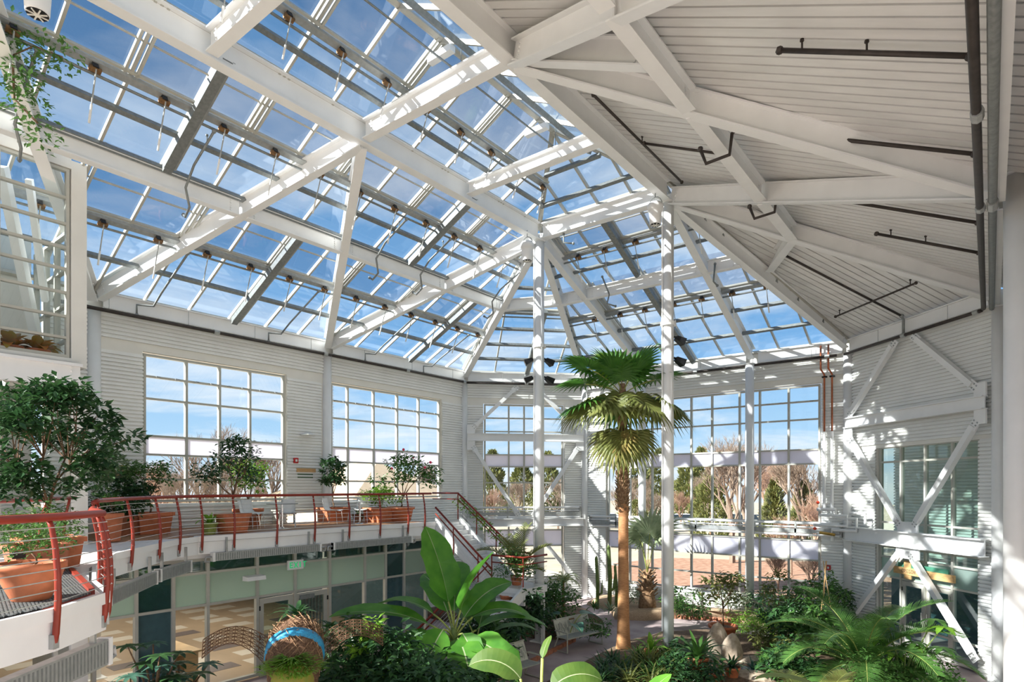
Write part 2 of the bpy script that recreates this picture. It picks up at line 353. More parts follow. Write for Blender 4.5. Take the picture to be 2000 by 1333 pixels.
# door pair in the shopfront
def glazed_door(name, p, d, n, a0, a1, z0, z1, label, handle_side):
    p, d, n = V(p)-V(n)*.1, V(d), V(n); fw = .12; m = MB()
    for a in (a0+fw/2, a1-fw/2): m.obox(p+d*a+UP*(z0+z1)/2, d*fw/2, n*.03, UP*(z1-z0)/2)
    m.obox(p+d*(a0+a1)/2+UP*(z1-.07), d*((a1-a0)/2-fw), n*.03, UP*.07); m.obox(p+d*(a0+a1)/2+UP*(z0+.14), d*((a1-a0)/2-fw), n*.03, UP*.14)
    w = root_struct(name, m, M_frame, label)
    part('pane', MB().obox(p+d*(a0+a1)/2+UP*(z0+z1+.14)/2, d*((a1-a0)/2-fw), n*.006, UP*((z1-z0)/2-.21)), G_green, w)
    ah = a1-fw*.6 if handle_side > 0 else a0+fw*.6
    part('handle', MB().path([p+d*ah+n*.03+UP*(z0+.95), p+d*ah+n*.09+UP*(z0+.95), p+d*ah+n*.09+UP*(z0+1.25), p+d*ah+n*.03+UP*(z0+1.25)], .014), M_chrome, w)
    for z in (z0+.25, z0+1.05, z1-.25): part('hinge', MB().obox(p+d*(a0 if handle_side > 0 else a1)+n*.035+UP*z, d*.02, n*.012, UP*.06), M_dark, w)
    return w
glazed_door('door_1', cB, dD, nD, 2.36, 3.25, GZ+.02, 1.93, 'shopfront door leaf next to the leafy umbrella tree', 1)
glazed_door('door_2', cB, dD, nD, 3.31, 4.22, GZ+.02, 1.93, 'shopfront door leaf showing potted succulents behind it', -1)
# right wall beside the camera (x = 19)
wr = wall('wall_right', (19.25, 0, 0), (19.25, 1, 0), (-1, 0, 0), [(-7.0, .1, GZ, 9.6)], 'white wall at the right edge behind the thick column', plain=[(-18, -7.0, GZ, 10.05), (-7.0, .1, 9.6, 10.05)])
# ---------------------------------------------------------------- glazed corner room at the left edge (x = 3.5)
wing = wall('wall_wing', (3.5, 0, 0), (3.5, 1, 0), nL, [], 'white piers and band of the glazed corner room at the left edge', thick=.16,
     plain=[(-16.05, -15.77, 7.45, 11.8), (-16.05, -15.75, GZ, 6.95), (-19.5, -16.05, 7.5, 7.62), (-19.5, -16.05, 11.62, 11.85)])
beam_w = part('band_beam', MB().box((3.42, -19.5, 7.0), (3.6, -15.92, 7.5)), M_white, wing)
for i in range(5): part('bolt', MB().ball((3.61, -16.08, 7.08+i*.085), .022, 6, 4), M_white, wing)
part('beam_flange', MB().box((3.42, -19.5, 7.44), (3.68, -15.9, 7.5)), M_white, wing)
part('return_wall', MB().box((.05, -15.85, GZ), (3.34, -15.72, 4.4)), M_trim, wing)
aW = [-19.4, -17.25, -16.1]
wz3 = [7.66, 8.05, 8.5, 9.0, 9.5, 9.95, 10.45, 11.0, 11.58]
window((3.5, 0, 0), dL, nL, aW, wz3, (), 'upper corner room glazing with eight narrow rows and pots on its sill', fw=.06)
window((3.5, 0, 0), dL, nL, aW, [3.75, 4.6, 6.95], (), 'corner room glazing at balcony level behind the big shrub', fw=.07)
wr3 = root_struct('wall_room', MB().box((-.2, -19.6, 3.7), (-.05, -15.85, 11.0)), M_room, 'pale back wall inside the glazed corner room')
part('room_side', MB().box((-.05, -19.7, 3.7), (3.3, -19.6, 11.0)), M_room, wr3)
part('room_floor', MB().box((0, -19.6, 7.1), (3.3, -15.9, 7.45)), M_room, wr3)
part('room_floor', MB().box((0, -19.6, 3.6), (3.3, -15.9, 3.7)), M_room, wr3)
# slim mullioned side screen of the corner room
window((0.2, -15.8, 0), (1, 0, 0), (0, -1, 0), [0, .75, 1.5, 2.25, 3.0], [7.5, 8.2, 9.0, 9.8, 10.6], (), 'side screen of the corner room with dark frames', fw=.07, setb=0)
# inner strut with lamp in the upper room
part('strut', MB().bar((3.0, -17.1, 11.4), (1.2, -16.0, 8.0), .16, .3), M_white, wr3)
part('strut', MB().bar((2.8, -16.6, 11.4), (1.6, -16.0, 9.2), .12, .2), M_white, wr3)

# ---------------------------------------------------------------- shopfront under the balcony (x = 3.35)
SX = 3.35
aS = [-19.5, -17.6, -16.3, -15.6, -14.76, -13.95, -13.13, -11.82, -10.69, -9.54, -8.25, -7.41, -6.62, -5.6]
szz = [GZ+.1, 1.97, 2.77, 3.1]
wS = window((SX, 0, 0), dL, nL, aS, szz, (), 'long shopfront under the balcony with green upper panes and clear lower panes', fw=.075, setb=0, skip=tuple((i, j) for i in range(13) for j in (0, 1, 2)))
kinds = 'f f c f d f f f f f f d f'.split()
for i, (a0, a1) in enumerate(zip(aS, aS[1:])):
    for j, (z0, z1) in enumerate(zip(szz, szz[1:])):
        if i in (7, 8) and j == 0: continue
        g = G_spand if (j == 1 and kinds[i] != 'd') else (G_clear if j == 0 else G_green)
        part('pane', MB().box((SX-.006, a0+.035, z0+.03), (SX+.006, a1-.035, z1-.03)), g, wS)
    if kinds[i] == 'd' and i: part('dark_panel', MB().box((SX-.05, a0+.035, szz[0]), (SX-.02, a1-.035, szz[3]-.05)), M_teal, wS)
glazed_door('door_3', (SX+.1, 0, 0), dL, nL, -11.75, -10.75, GZ+.02, 1.9, 'pale shopfront door below the exit sign partly hidden by the wicker figure', 1)
glazed_door('door_4', (SX+.1, 0, 0), dL, nL, -10.68, -9.62, GZ+.02, 1.9, 'shopfront door with blinds and a closer below the exit sign', -1)
cl_ = MB().box((SX+.02, -10.55, 1.72), (SX+.1, -10.1, 1.84)); solo('door_closer', cl_, M_galv, 'grey box door closer over the shopfront door', 'door closer')
bl = MB()
for i in range(9): bl.box((SX-.09, -10.6+i*.11, .2), (SX-.075, -10.53+i*.11, 1.75))
solo('door_blind', bl, mat('blind', (.32, .26, .26), .8, var=.1), 'dark vertical blind behind the shopfront door', 'blind')
part('header', MB().box((SX-.06, -19.5, 3.14), (SX+.06, -5.5, 3.46)), M_white, wS)
# office behind the shopfront
for i, (a0, a1) in enumerate(zip(aS, aS[1:])): part('pane_darkening_panel', MB().box((SX-.3, a0+.04, 2.8), (SX-.27, a1-.04, 3.1)), M_teal, wS)  # dark panels added behind the top panes so that row reads darker
rm = root_struct('wall_office', MB().box((-12.2, -19.5, GZ), (-12.0, -5.5, 3.1)), M_room, 'pale back wall of the office under the balcony')
part('end_wall', MB().box((-12, -5.6, GZ), (SX-.1, -5.45, 3.1)), M_teal, rm)
part('end_wall', MB().box((-12, -19.6, GZ), (SX-.1, -19.5, 3.1)), M_room, rm)
part('flat_roof', MB().box((-12.3, -19.7, 3.19), (-.25, -5.4, 3.32)), M_walk, rm)
part('ceiling_panel', MB().box((-12, -19.5, 3.12), (SX-.15, -5.6, 3.18)), M_room, rm)
fl = root_struct('floor_office', MB().box((-12, -19.5, GZ-.1), (SX-.04, -5.5, GZ+.01)), M_tan, 'tan office floor seen through the shopfront')
for i in range(60):
    x, y = -9.6+(i % 10)*1.25+R.uniform(-.3, .3), -15.8+(i//10)*1.6+R.uniform(-.3, .3)
    part('floor_tile', MB().box((x, y, GZ+.01), (x+.6, y+.9, GZ+.016)), R.choice((M_tan2, M_tan2, M_tan3)), fl)
# ---------------------------------------------------------------- steel frame
NS = []
COLZ = 9.95
def column(name, x, y, z0, z1, r, label, m=M_white, base=True):
    t = thing(name, (x, y, z0), label, 'column')
    part('shaft', MB().tube((x, y, z0), (x, y, z1), r, 20), m, t, smooth=False)
    for p in t.children:
        for f_ in p.data.polygons: f_.use_smooth = len(f_.vertices) == 4
    if base: part('base_plate', MB().box((x-r*1.5, y-r*1.5, z0), (x+r*1.5, y+r*1.5, z0+.04)), m, t)
    part('cap_plate', MB().tube((x, y, z1), (x, y, z1+.03), r*1.25, 16), m, t)
    return t
cs = []
for nm, x, y, lb in [('wall_column', .02, -14.52, 'white round column at the edge of the glazed corner room'), ('wall_column', .02, -7.26, 'white round column between the two left grid windows'),
    ('wall_column', .02, .02, 'white round column where the left wall meets the K braced facet'), ('wall_column', 3.95, 4.0, 'white round column right of the K braced window beside the palm'),
    ('wall_column', 7.05, 3.58, 'white round column half hidden behind the fan palm crown'), ('wall_column', 11.53, 3.58, 'white round column dividing the wide rear window with round light patches'),
    ('wall_column', 14.82, 3.98, 'white round column beside the red copper pipes'), ('wall_column', 18.98, -.05, 'white round column at the far right behind the thick one')]:
    column(nm, x, y, GZ, COLZ-.35 if y != 3.58 else 9.6, .16, lb)
cbig = column('thick_column', 19.2, -7.26, GZ, COLZ+.15, .23, 'thickest white column cropped by the right edge of the picture')
RZ = 13.3                                    # ring beam centre height
ringA = column('ring_column', 7.05, -4.0, GZ, 13.0, .155, 'tall slender column with black spotlights left of the fan palm')
ringB = column('ring_column', 11.55, -4.0, GZ, 13.0, .155, 'tall slender column right of the fan palm carrying the deck roof corner')
for t, x in ((ringA, 7.05), (ringB, 11.55)):
    for z in (9.55, 9.5): part('collar', MB().tube((x, -4, z), (x, -4, z+.05), .22, 16), M_white, t)
    part('conduit', MB().tube((x-.12, -4.14, GZ+1), (x-.12, -4.14, 12.9), .025, 6), M_white, t)
def zroof(x, y):                             # height of the roof plane
    return min(EZ+.495*x, EZ+.495*(18.6-x) if x < 11.6 else EZ+.468*(19-x), EZ+.4335*(4.05-y)) 
def beam(name, p, q, w, h, label, t=.03, cat='beam', bolts=True):
    th = thing(name, tuple((V(p)+V(q))/2-UP*h/2), label, cat)
    p, q = V(p), V(q); d = (q-p).normalized(); sd_ = d.cross(UP).normalized(); u = sd_.cross(d).normalized()
    part('web', MB().obox((p+q)/2, (q-p)/2, sd_*.016, u*(h/2-t)), M_white, th)
    part('top_flange', MB().obox((p+q)/2+u*(h/2-t/2), (q-p)/2, sd_*w/2, u*t/2), M_white, th)
    part('bottom_flange', MB().obox((p+q)/2-u*(h/2-t/2), (q-p)/2, sd_*w/2, u*t/2), M_white, th)
    if bolts:
        for e_, s_ in ((p, 1), (q, -1)):
            m = MB()
            for i in range(5): 
                for k in (-1, 1): m.obox(e_+d*s_*.22+u*(-h*.3+i*h*.15)+sd_*k*.03, d*.016, sd_*.014, u*.016)
            part('bolt_row', m, M_white, th, stuff=True)
    return th
C180, C637, C905, C1145, C1264, C1472, C1658, C1940, CBIG, CN = [V(p) for p in [(.05, -14.52, 9.95), (.05, -7.26, 9.95), (.05, 0, 9.95), (3.95, 4.0, 9.95), (7.05, 3.95, 9.95), (11.53, 3.95, 9.95), (14.82, 4.0, 9.95), (18.95, 0, 9.95), (18.95, -7.26, 9.95), (18.95, -14.52, 9.95)]]
N0, Q1, Q2, N0r, Q1r, Q2r = [V(p) for p in [(7.05, -4, 13.25), (7.05, -11.26, 13.25), (7.05, -18.5, 13.25), (11.55, -4, 13.25), (11.55, -11.26, 13.25), (11.55, -18.5, 13.25)]]
def shrink(p, q, a, b): d = (q-p).normalized(); return p+d*a, q-d*b
for p, q, lb in [(C180, Q1, 'sunlit white rafter climbing from the corner room to the left ring beam'), (C637, Q1, 'narrow white rafter rising steeply from the middle left column'),
    (C637, N0, 'white rafter from the middle left column to the far ring column'), (C905, N0, 'sunlit hip rafter ending at the K braced facet left corner'),
    (C1145, N0, 'white hip rafter running from the far ring column behind the palm crown'), (C1264, N0, 'white rafter from the far ring column down behind the fan palm'),
    (C1472, N0r, 'white rafter from the near ring column to the column in the wide window'), (C1658, N0r, 'white hip rafter dividing the glass roof from the white deck'),
    (C1940, N0r, 'white rafter under the deck to the far right column'), (CBIG, N0r, 'nearly level white rafter under the deck to the thick column'),
    (CBIG, Q1r, 'long white rafter under the deck from the near ring node to the thick column'), (CN, Q1r, 'white rafter under the deck leaving the top edge of the picture')]:
    a, b = shrink(p, q, .12, .12); a = a+UP*.05; beam('rafter', a, b-UP*.05, .24, .46, lb, cat='rafter')
a, b = shrink(C180, Q2, .12, .12); beam('rafter', a, b, .24, .46, 'white rafter crossing behind the hanging vine at top left', cat='rafter')
beam('ring_beam', (7.05, -24, RZ), (7.05, -4.12, RZ), .26, .56, 'long white ring beam crossing the glass roof from top left to the far ring column', bolts=False)
beam('ring_beam', (11.55, -24, RZ), (11.55, -4.12, RZ), .26, .56, 'long white ring beam between the glass ridge and the white deck', bolts=False)
beam('ring_beam', (7.2, -4, RZ), (11.4, -4, RZ), .26, .5, 'short white ring beam joining the two ring columns')
for y, lb in [(-7.63, 'thin tie beam under the glass ridge nearest the ring columns'), (-11.26, 'bright sunlit tie beam at the middle of the glass ridge'), (-14.9, 'tie beam under the glass ridge cut off at the top edge')]:
    beam('tie_beam', (7.2, y, RZ), (11.4, y, RZ), .24, .34 if y == -7.63 else .46, lb)
def onL(x, y): return V((x, y, EZ-.36+.495*x))
def segs(name, pts, w, h, labels, cat='purlin'):
    for (p, q), lb in zip(zip(pts, pts[1:]), labels):
        a, b = shrink(V(p), V(q), .09, .09); beam(name, a, b, w, h, lb, cat=cat)
xm = 4.1
segs('purlin_beam', [onL(xm, y) for y in (-24, -16.85, -12.62, -9.59, -5.36, -2.33)], .22, .42, ['mid slope white purlin behind the hanging vine', 'long mid slope white purlin over the corner room left of the sunlit rafter', 'short mid slope white purlin right of the sunlit rafter', 'mid slope white purlin between the two middle rafters', 'mid slope white purlin ending at the sunlit hip'])
zb = EZ-.36+.4335*5.15
aP, bP, c1, c2, dP = V((4.1, -2.33, 0)), V((5.95, -1.1, 0)), V((7.05, -1.1, 0)), V((11.55, -1.1, 0)), V((12.75, -1.1, 0))
for v_ in (aP, bP, c1, c2, dP): v_.z = zb-.05
aP.z = onL(4.1, 0).z
segs('purlin_beam', [aP, bP, c1, c2, dP], .22, .42, ['short level white purlin behind the far ring column', 'short white purlin right of the far ring column', 'mid slope white purlin between the two ring columns over the palm', 'short white purlin meeting the deck hip'])
def onE(x, y): return V((x, y, EZ-.36+.468*(19-x)))
segs('purlin_beam', [onE(14.5, -20), onE(14.5, -12.75), onE(14.5, -9.75), onE(14.5, -5.35), onE(14.5, -2.4)], .26, .42, ['purlin under the deck at the top edge', 'purlin under the deck below the horizontal pipe', 'purlin under the deck with the first pipe bend', 'purlin under the deck with the second pipe bend'])
segs('purlin_beam', [onE(14.5, -2.4), V((13.2, -.0, 11.95))], .26, .40, ['short purlin under the deck beside the hip'])
beam('strut_beam', Q1r+V((.15, 0, -.02)), onE(14.4, -11.26)+UP*.05, .24, .46, 'level white strut from the near ring node to the deck purlin')
# eave beams
def eave(p, q, lb, z=9.88): beam('eave_beam', V(p)+UP*z, V(q)+UP*z, .2, .42, lb, cat='eave beam', bolts=False)
eave((.16, -14.35, 0), (.16, -7.42, 0), 'white eave beam over the first left window'); eave((.16, -7.1, 0), (.16, -.15, 0), 'white eave beam over the second left window')
o_ = nA*.14; eave(cL0+o_+dA*.2, cA+o_-dA*.2, 'white eave beam over the K braced facet')
eave((4.15, 3.9, 0), (6.85, 3.9, 0), 'white eave beam behind the palm crown'); eave((7.25, 3.9, 0), (11.3, 3.9, 0), 'white eave beam with bright light patches over the wide window'); eave((11.75, 3.9, 0), (14.65, 3.9, 0), 'white eave beam left of the copper pipes')
o_ = nD*.14; eave(cB+o_+dD*.2, cE+o_-dD*.2, 'white eave beam above the V braces at right', z=9.9)
eave((18.9, -.2, 0), (18.9, -7.05, 0), 'white eave beam along the right wall'); eave((18.9, -7.45, 0), (18.9, -18, 0), 'white eave beam above the camera at right')
# braced frames
def brace(p, q, lb, w=.16, gus=True):
    t = thing('brace', tuple((V(p)+V(q))/2), lb, 'brace'); p, q = V(p), V(q); d = (q-p).normalized()
    part('tube', MB().bar(p+d*.25, q-d*.25, w, w), M_white, t)
    for e_, s_ in ((p, 1), (q, -1)):
        c = e_+d*s_*.2; n_ = d.cross(UP).normalized(); u = n_.cross(d)
        part('end_plate', MB().obox(c, d*.17, n_*.02, u*.12), M_white, t)
        m = MB()
        for i in range(3):
            for k in (-1, 1): m.obox(c+d*(i-1)*.09+u*k*.06, d*.018, n_*.04, u*.018)
        part('bolt_row', m, M_galvl, t, stuff=True)
def fp(o, d, n, a, z, off=.28): return o+d*a+n*off+UP*z
def hbeam(o, d, n, a0, a1, z, h, lb, w=.2, off=.28): return beam('brace_beam', fp(o, d, n, a0, z, off), fp(o, d, n, a1, z, off), w, h, lb, cat='beam', bolts=False)
def plate(o, d, n, a, z, w, h, lb, off=.28):
    t = MB().obox(fp(o, d, n, a, z, off), d*w/2, n*.025, UP*h/2); return solo('gusset_plate', t, M_white, lb, 'gusset plate')
hbeam(cL0, dA, nA, .16, LA-.16, 7.15, .34, 'white cross beam of the K frame above eye level'); hbeam(cL0, dA, nA, .16, LA-.16, 3.3, .36, 'white cross beam of the K frame below the rail rack')
for s_, w_ in ((0, 'left'), (1, 'right')):
    e_ = (lambda a: a) if not s_ else (lambda a: LA-a)
    plate(cL0, dA, nA, e_(.33), 7.5, .36, .4, 'upper %s gusset plate of the K frame' % w_); plate(cL0, dA, nA, e_(.33), 6.78, .36, .4, 'lower %s gusset plate of the K frame' % w_)
    brace(fp(cL0, dA, nA, e_(.35), 7.5), fp(cL0, dA, nA, LA/2-(.35 if not s_ else -.35), 9.5), 'upper %s diagonal brace of the K frame' % w_)
    brace(fp(cL0, dA, nA, e_(.35), 6.8), fp(cL0, dA, nA, LA/2-(.3 if not s_ else -.3), 3.55), 'middle %s diagonal brace of the K frame' % w_)
    brace(fp(cL0, dA, nA, LA/2-(.3 if not s_ else -.3), 3.05), fp(cL0, dA, nA, e_(.4), .5), 'lowest %s diagonal brace of the K frame' % w_)
hbeam(cB, dD, nD, .16, LD-.16, 7.15, .36, 'white beam across the shaded right facet with light streaks'); hbeam(cB, dD, nD, .16, LD-.16, 3.28, .48, 'deep sunlit beam above the shopfront sign', w=.26)
part_st = plate(cB, dD, nD, LD/2+.1, 3.65, .8, .36, 'gusset plate at the point of the right V brace'); plate(cB, dD, nD, LD/2+.1, 2.88, .9, .36, 'gusset plate hanging under the deep sunlit beam')
for a_, lb in ((.32, 'left'), (LD-.3, 'right')):
    plate(cB, dD, nD, a_, 7.5, .36, .38, 'upper %s gusset plate of the right frame' % lb); plate(cB, dD, nD, a_, 6.78, .36, .4, 'lower %s gusset plate of the right frame' % lb)
brace(fp(cB, dD, nD, .3, 7.35), fp(cB, dD, nD, 2.55, 9.55), 'upper left brace of the right frame on the shaded siding'); brace(fp(cB, dD, nD, LD-.35, 7.5), fp(cB, dD, nD, 3.15, 9.55), 'upper right brace of the right frame on the shaded siding')
brace(fp(cB, dD, nD, .35, 6.65), fp(cB, dD, nD, 2.72, 3.65), 'left arm of the V brace in front of the green glazing'); brace(fp(cB, dD, nD, LD-.35, 6.75), fp(cB, dD, nD, 3.2, 3.65), 'right arm of the V brace in front of the green glazing')
brace(fp(cB, dD, nD, 2.7, 2.9), fp(cB, dD, nD, .4, .3), 'lower left brace beside the sign'); brace(fp(cB, dD, nD, 3.05, 2.9), fp(cB, dD, nD, LD-.4, .2), 'lower right brace crossing the shopfront doors')

# ============================================================ glass roof
def clip(poly, f):
    out = []
    for i, p in enumerate(poly):
        q = poly[(i+1) % len(poly)]; a, b = f(p), f(q)
        if a >= 0: out.append(p)
        if a*b < 0: t = a/(a-b); out.append((p[0]+(q[0]-p[0])*t, p[1]+(q[1]-p[1])*t))
    return out
def area(p): return abs(sum(p[i][0]*p[(i+1) % len(p)][1]-p[(i+1) % len(p)][0]*p[i][1] for i in range(len(p))))/2 if len(p) > 2 else 0
def span(poly, k, c):                         # extent of the polygon along the other axis at coordinate k = c
    xs = []
    for i, p in enumerate(poly):
        q = poly[(i+1) % len(poly)]
        if (p[k]-c)*(q[k]-c) <= 0 and abs(p[k]-q[k]) > 1e-6:
            t = (c-p[k])/(q[k]-p[k]); xs.append(p[1-k]+(q[1-k]-p[1-k])*t)
    return (min(xs), max(xs)) if xs else None
def skylight(label, o, da, dr, z0, m, poly, bars, rows, amin=-99, vents=(), rods=True, rodlen=1.15):
    """rows: list of (r, kind) kind: e edge, t thin, g grey purlin, h heavy vent purlin"""
    WN[0] += 1; o, da, dr = V(o), V(da).normalized(), V(dr).normalized(); sl = V((dr.x, dr.y, m)).normalized(); nr = da.cross(sl).normalized()
    if nr.z < 0: nr = -nr
    P = lambda a, r, off=0: o+da*a+dr*r+UP*(z0+m*r)+nr*off
    fr = MB()
    for i, p in enumerate(poly):
        q = poly[(i+1) % len(poly)]; fr.bar(P(*p, -.04), P(*q, -.04), .1, .1, nr)
    w = root_struct('window_%d' % WN[0], fr, M_alu, label)
    rr = [r for r, k in rows]
    for i, a in enumerate(bars):
        s = span(poly, 0, a)
        if s and s[1]-s[0] > .15:
            part('glazing_bar', MB().bar(P(a, s[0], -.05), P(a, s[1], -.05), .055, .1, nr), M_alu, w)
            if vents and i % 2 == 0:
                for r0, r1 in vents:
                    s0, s1 = max(s[0], r0), min(s[1], r1)
                    if s1-s0 > .3:
                        for k in (-.11, .11):
                            if span(poly, 0, a+k): part('vent_frame', MB().bar(P(a+k, s0, -.06), P(a+k, s1, -.06), .05, .09, nr), M_frame, w)
    for r, k in rows:
        s = span(poly, 1, r)
        if not s or s[1]-s[0] < .15 or k == 'e': continue
        if k == 't': part('pane_joint', MB().bar(P(s[0], r, -.015), P(s[1], r, -.015), .03, .04, nr), M_alu, w)
        if k == 'g': part('purlin_tube', MB().bar(P(s[0], r, -.15), P(s[1], r, -.15), .11, .1, nr), M_galv, w)
        if k == 'h':
            part('purlin_tube', MB().bar(P(s[0], r, -.15), P(s[1], r, -.15), .14, .11, nr), M_galvl, w)
            part('vent_sill', MB().bar(P(s[0], r+.1, -.07), P(s[1], r+.1, -.07), .06, .07, nr), M_frame, w)
            part('drive_pipe', MB().tube(P(s[0]+.05, r-.12, -.28), P(s[1]-.05, r-.12, -.28), .03, 8), M_galv, w)
            for i, (a0, a1) in enumerate(zip(bars, bars[1:])):
                a = (a0+a1)/2
                if not rods or a < max(s[0]+.2, amin) or a > s[1]-.2: continue
                q = P(a, r-.02, -.30)
                part('drive_box', MB().obox(q+nr*.08, da*.05, sl*.07, nr*.09), M_black, w)
                part('drive_bracket', MB().obox(q, da*.1, sl*.05, nr*.03), M_rust, w)
                e_ = q+sl*.05-nr*.05; t_ = e_-UP*rodlen*.75-dr*rodlen*.32
                rd = part('vent_rod', MB().tube(e_, t_, .014, 6), M_galvl, w)
                part('rod_tip', MB().tube(t_+(e_-t_)*.35, t_, .022, 6), M_chair, rd)
    al = sorted(set([min(p[0] for p in poly)]+list(bars)+[max(p[0] for p in poly)]))
    rl = sorted(set([min(p[1] for p in poly)]+rr+[max(p[1] for p in poly)]))
    for a0, a1 in zip(al, al[1:]):
        for r0, r1 in zip(rl, rl[1:]):
            c = clip(clip(clip(clip(poly, lambda p: p[0]-a0), lambda p: a1-p[0]), lambda p: p[1]-r0), lambda p: r1-p[1])
            if area(c) < .01: continue
            isv = any(r0 >= v0-.01 and r1 <= v1+.01 for v0, v1 in vents)
            part('pane', MB().prism([P(a, r, -.006) for a, r in c], nr*.012), G_vent if isv else G_roof, w)
    return w, P
rowsL = [(0, 'e'), (1.25, 'g'), (2.35, 'h'), (3.2, 't'), (4.1, 'g'), (4.95, 'g'), (5.6, 'h'), (6.3, 't'), (7.05, 'e')]
ventsL = ((2.35, 4.1), (5.6, 7.05))
barsL = [-1.21*k for k in range(1, 20)][::-1]
sk1, PL = skylight('left glass roof slope over the balcony with rows of tilted vents', (0, 0, 0), (0, 1, 0), (1, 0, 0), EZ, .495, [(-24, 0), (0, 0), (-4, 7.05), (-24, 7.05)], barsL, rowsL, amin=-19, vents=ventsL)
# triangular facet
apx = V((7.05, -4, 0))-cL0; aN, rN = apx.dot(dA), apx.dot(nA)
sk2, PA = skylight('triangular glass roof facet behind the far ring column', cL0, dA, nA, EZ, (13.64-EZ)/rN, [(0, 0), (LA, 0), (aN, rN)], [LA*k/4 for k in (1, 2, 3)],
    [(0, 'e'), (rN*.14, 'g'), (rN*.26, 'g'), (rN*.38, 'g'), (rN*.5, 'h'), (rN*.66, 'g'), (rN*.8, 'g')], rods=False)
barsB = [4.9, 5.95, 7.25, 8.17, 9.3, 10.4, 11.35, 12.5, 13.6]
sB = (13.64-EZ)/8.05
sk3, PB = skylight('rear glass roof slope above the fan palm between the ring columns', (0, 4.05, 0), (1, 0, 0), (0, -1, 0), EZ, sB, [(3.95, 0), (14.85, 0), (11.55, 8.05), (7.05, 8.05)], barsB,
    [(0, 'e'), (1.35, 'g'), (2.6, 'g'), (3.6, 'h'), (4.4, 't'), (5.15, 'e'), (5.9, 'g'), (6.6, 'h'), (7.3, 't'), (8.05, 'e')], vents=((3.6, 5.15), (6.6, 8.05)), rodlen=1.0)
rowsU = [(0, 'e'), (.55, 'g'), (1.05, 'h'), (2.25, 'e')]
barsU = [-1.21*k for k in range(4, 20)][::-1]
sk4, PU = skylight('left side of the raised glass ridge', (7.05, 0, 0), (0, 1, 0), (1, 0, 0), 13.64, .495, [(-24, 0), (-4, 0), (-6.56, 2.25), (-24, 2.25)], barsU, rowsU, amin=-16, vents=((1.05, 2.25),), rodlen=.9)
sk5, _ = skylight('glass hip triangle at the end of the ridge between the ring columns', (0, -4, 0), (1, 0, 0), (0, -1, 0), 13.64, (14.754-13.64)/2.56, [(7.05, 0), (11.55, 0), (9.3, 2.56)], [8.17, 9.3, 10.43], [(0, 'e'), (.62, 'g'), (1.5, 'g')], rods=False)
sk6, _ = skylight('right side of the raised glass ridge seen edge on above the ring beam', (11.55, 0, 0), (0, 1, 0), (-1, 0, 0), 13.64, .495, [(-24, 0), (-4, 0), (-6.56, 2.25), (-24, 2.25)], barsU, [(0, 'e'), (.75, 'g'), (1.5, 'g'), (2.25, 'e')], rods=False)
# ridge collars
for i, y in enumerate((-7.3, -10.9, -14.5)):
    part('ridge_collar', MB().bar((8.95, y, 14.38), (9.65, y, 14.38), .16, .14), M_white, sk4)
# secondary channels following the slope
def channel(p, q, lb):
    t = thing('gutter_channel', tuple((V(p)+V(q))/2), lb, 'channel'); part('tray', MB().bar(p, q, .2, .16), M_galv, t)
    part('rib', MB().bar(V(p)+V((0, .13, .02)), V(q)+V((0, .13, .02)), .05, .14), M_galvl, t)
    part('end_bracket', MB().obox(V(p), (.06, 0, .03), (0, .09, 0), (0, 0, .1)), M_galv, t)
channel(PL(-14.52, 4.3, -.32), PL(-14.52, 6.9, -.32), 'grey steel channel on the glass slope near the top left fan')
channel(PL(-10.9, .35, -.32), PL(-10.9, 3.9, -.32), 'grey steel channel sloping down to the first left window')
channel(PL(-7.26, 4.3, -.32), PL(-7.26, 6.9, -.32), 'grey steel channel between the ring beam and the mid purlin')
channel(PL(-3.63, .35, -.32), PL(-3.63, 3.9, -.32), 'grey steel channel sloping down to the second left window')
channel(PB(9.3, .35, -.3), PB(9.3, 4.95, -.3), 'grey steel channel over the palm below the mid purlin'); channel(PB(9.3, 5.35, -.3), PB(9.3, 7.9, -.3), 'grey steel channel above the mid purlin between the ring columns')
t_ = V((1.9, 1.6, 0)); channel(PA(LA/2, .35, -.3), PA(LA/2+.1, 4.2, -.3), 'thin grey channel hanging left of the spotlight column')
# ---------------------------------------------------------------- white deck roof
deck = root_struct('ceiling', MB().prism([(11.55, -24, 13.64+.07), (11.55, -4, 13.64+.07), (19.4, 0, EZ-.12), (19.4, -24, EZ-.12)], (0, 0, .12)), M_dark, 'white metal deck ceiling of long planks on the right')
part('deck_backing', MB().prism([(11.55, -4, 13.70), (14.85, 4.05, EZ+.06), (19.1, 0, EZ+.06)], (0, 0, .12)), M_dark, deck)
pw = .25
n_ = int(20/pw)
def plank(poly, th=.04): return MB().prism([V(p) for p in poly], (0, 0, th))
for i in range(n_):
    y1 = -pw*i; y0 = y1-pw+.045
    zt = lambda x: EZ+.468*(19-x)
    def xl(y): return 11.55 if y <= -4 else 11.55+(y+4)/4*(19-11.55)
    if xl(y0) > 18.9: continue
    a, b = xl(y0), min(xl(y1), 18.98)
    part('deck_plank', plank([(a, y0, zt(a)), (b, y1, zt(b)), (19.3, y1, zt(19.3)), (19.3, y0, zt(19.3))]), M_deck, deck)
# diagonal facet planks run down the slope
apd = V((11.55, -4, 0))-cB; aX, rX = apd.dot(dD), apd.dot(nD); pd_ = [(0, 0), (LD, 0), (aX, rX)]
kD = (13.64-EZ)/rX; PD = lambda a, r, off=0: cB+dD*a+nD*r+UP*(EZ+kD*r+off)
for i in range(int(LD/pw)+1):
    a0 = i*pw; c = clip(clip(pd_, lambda p: p[0]-a0), lambda p: a0+pw-.045-p[0])
    if area(c) > .01: part('deck_plank', plank([PD(*p) for p in c]), M_deck, deck)
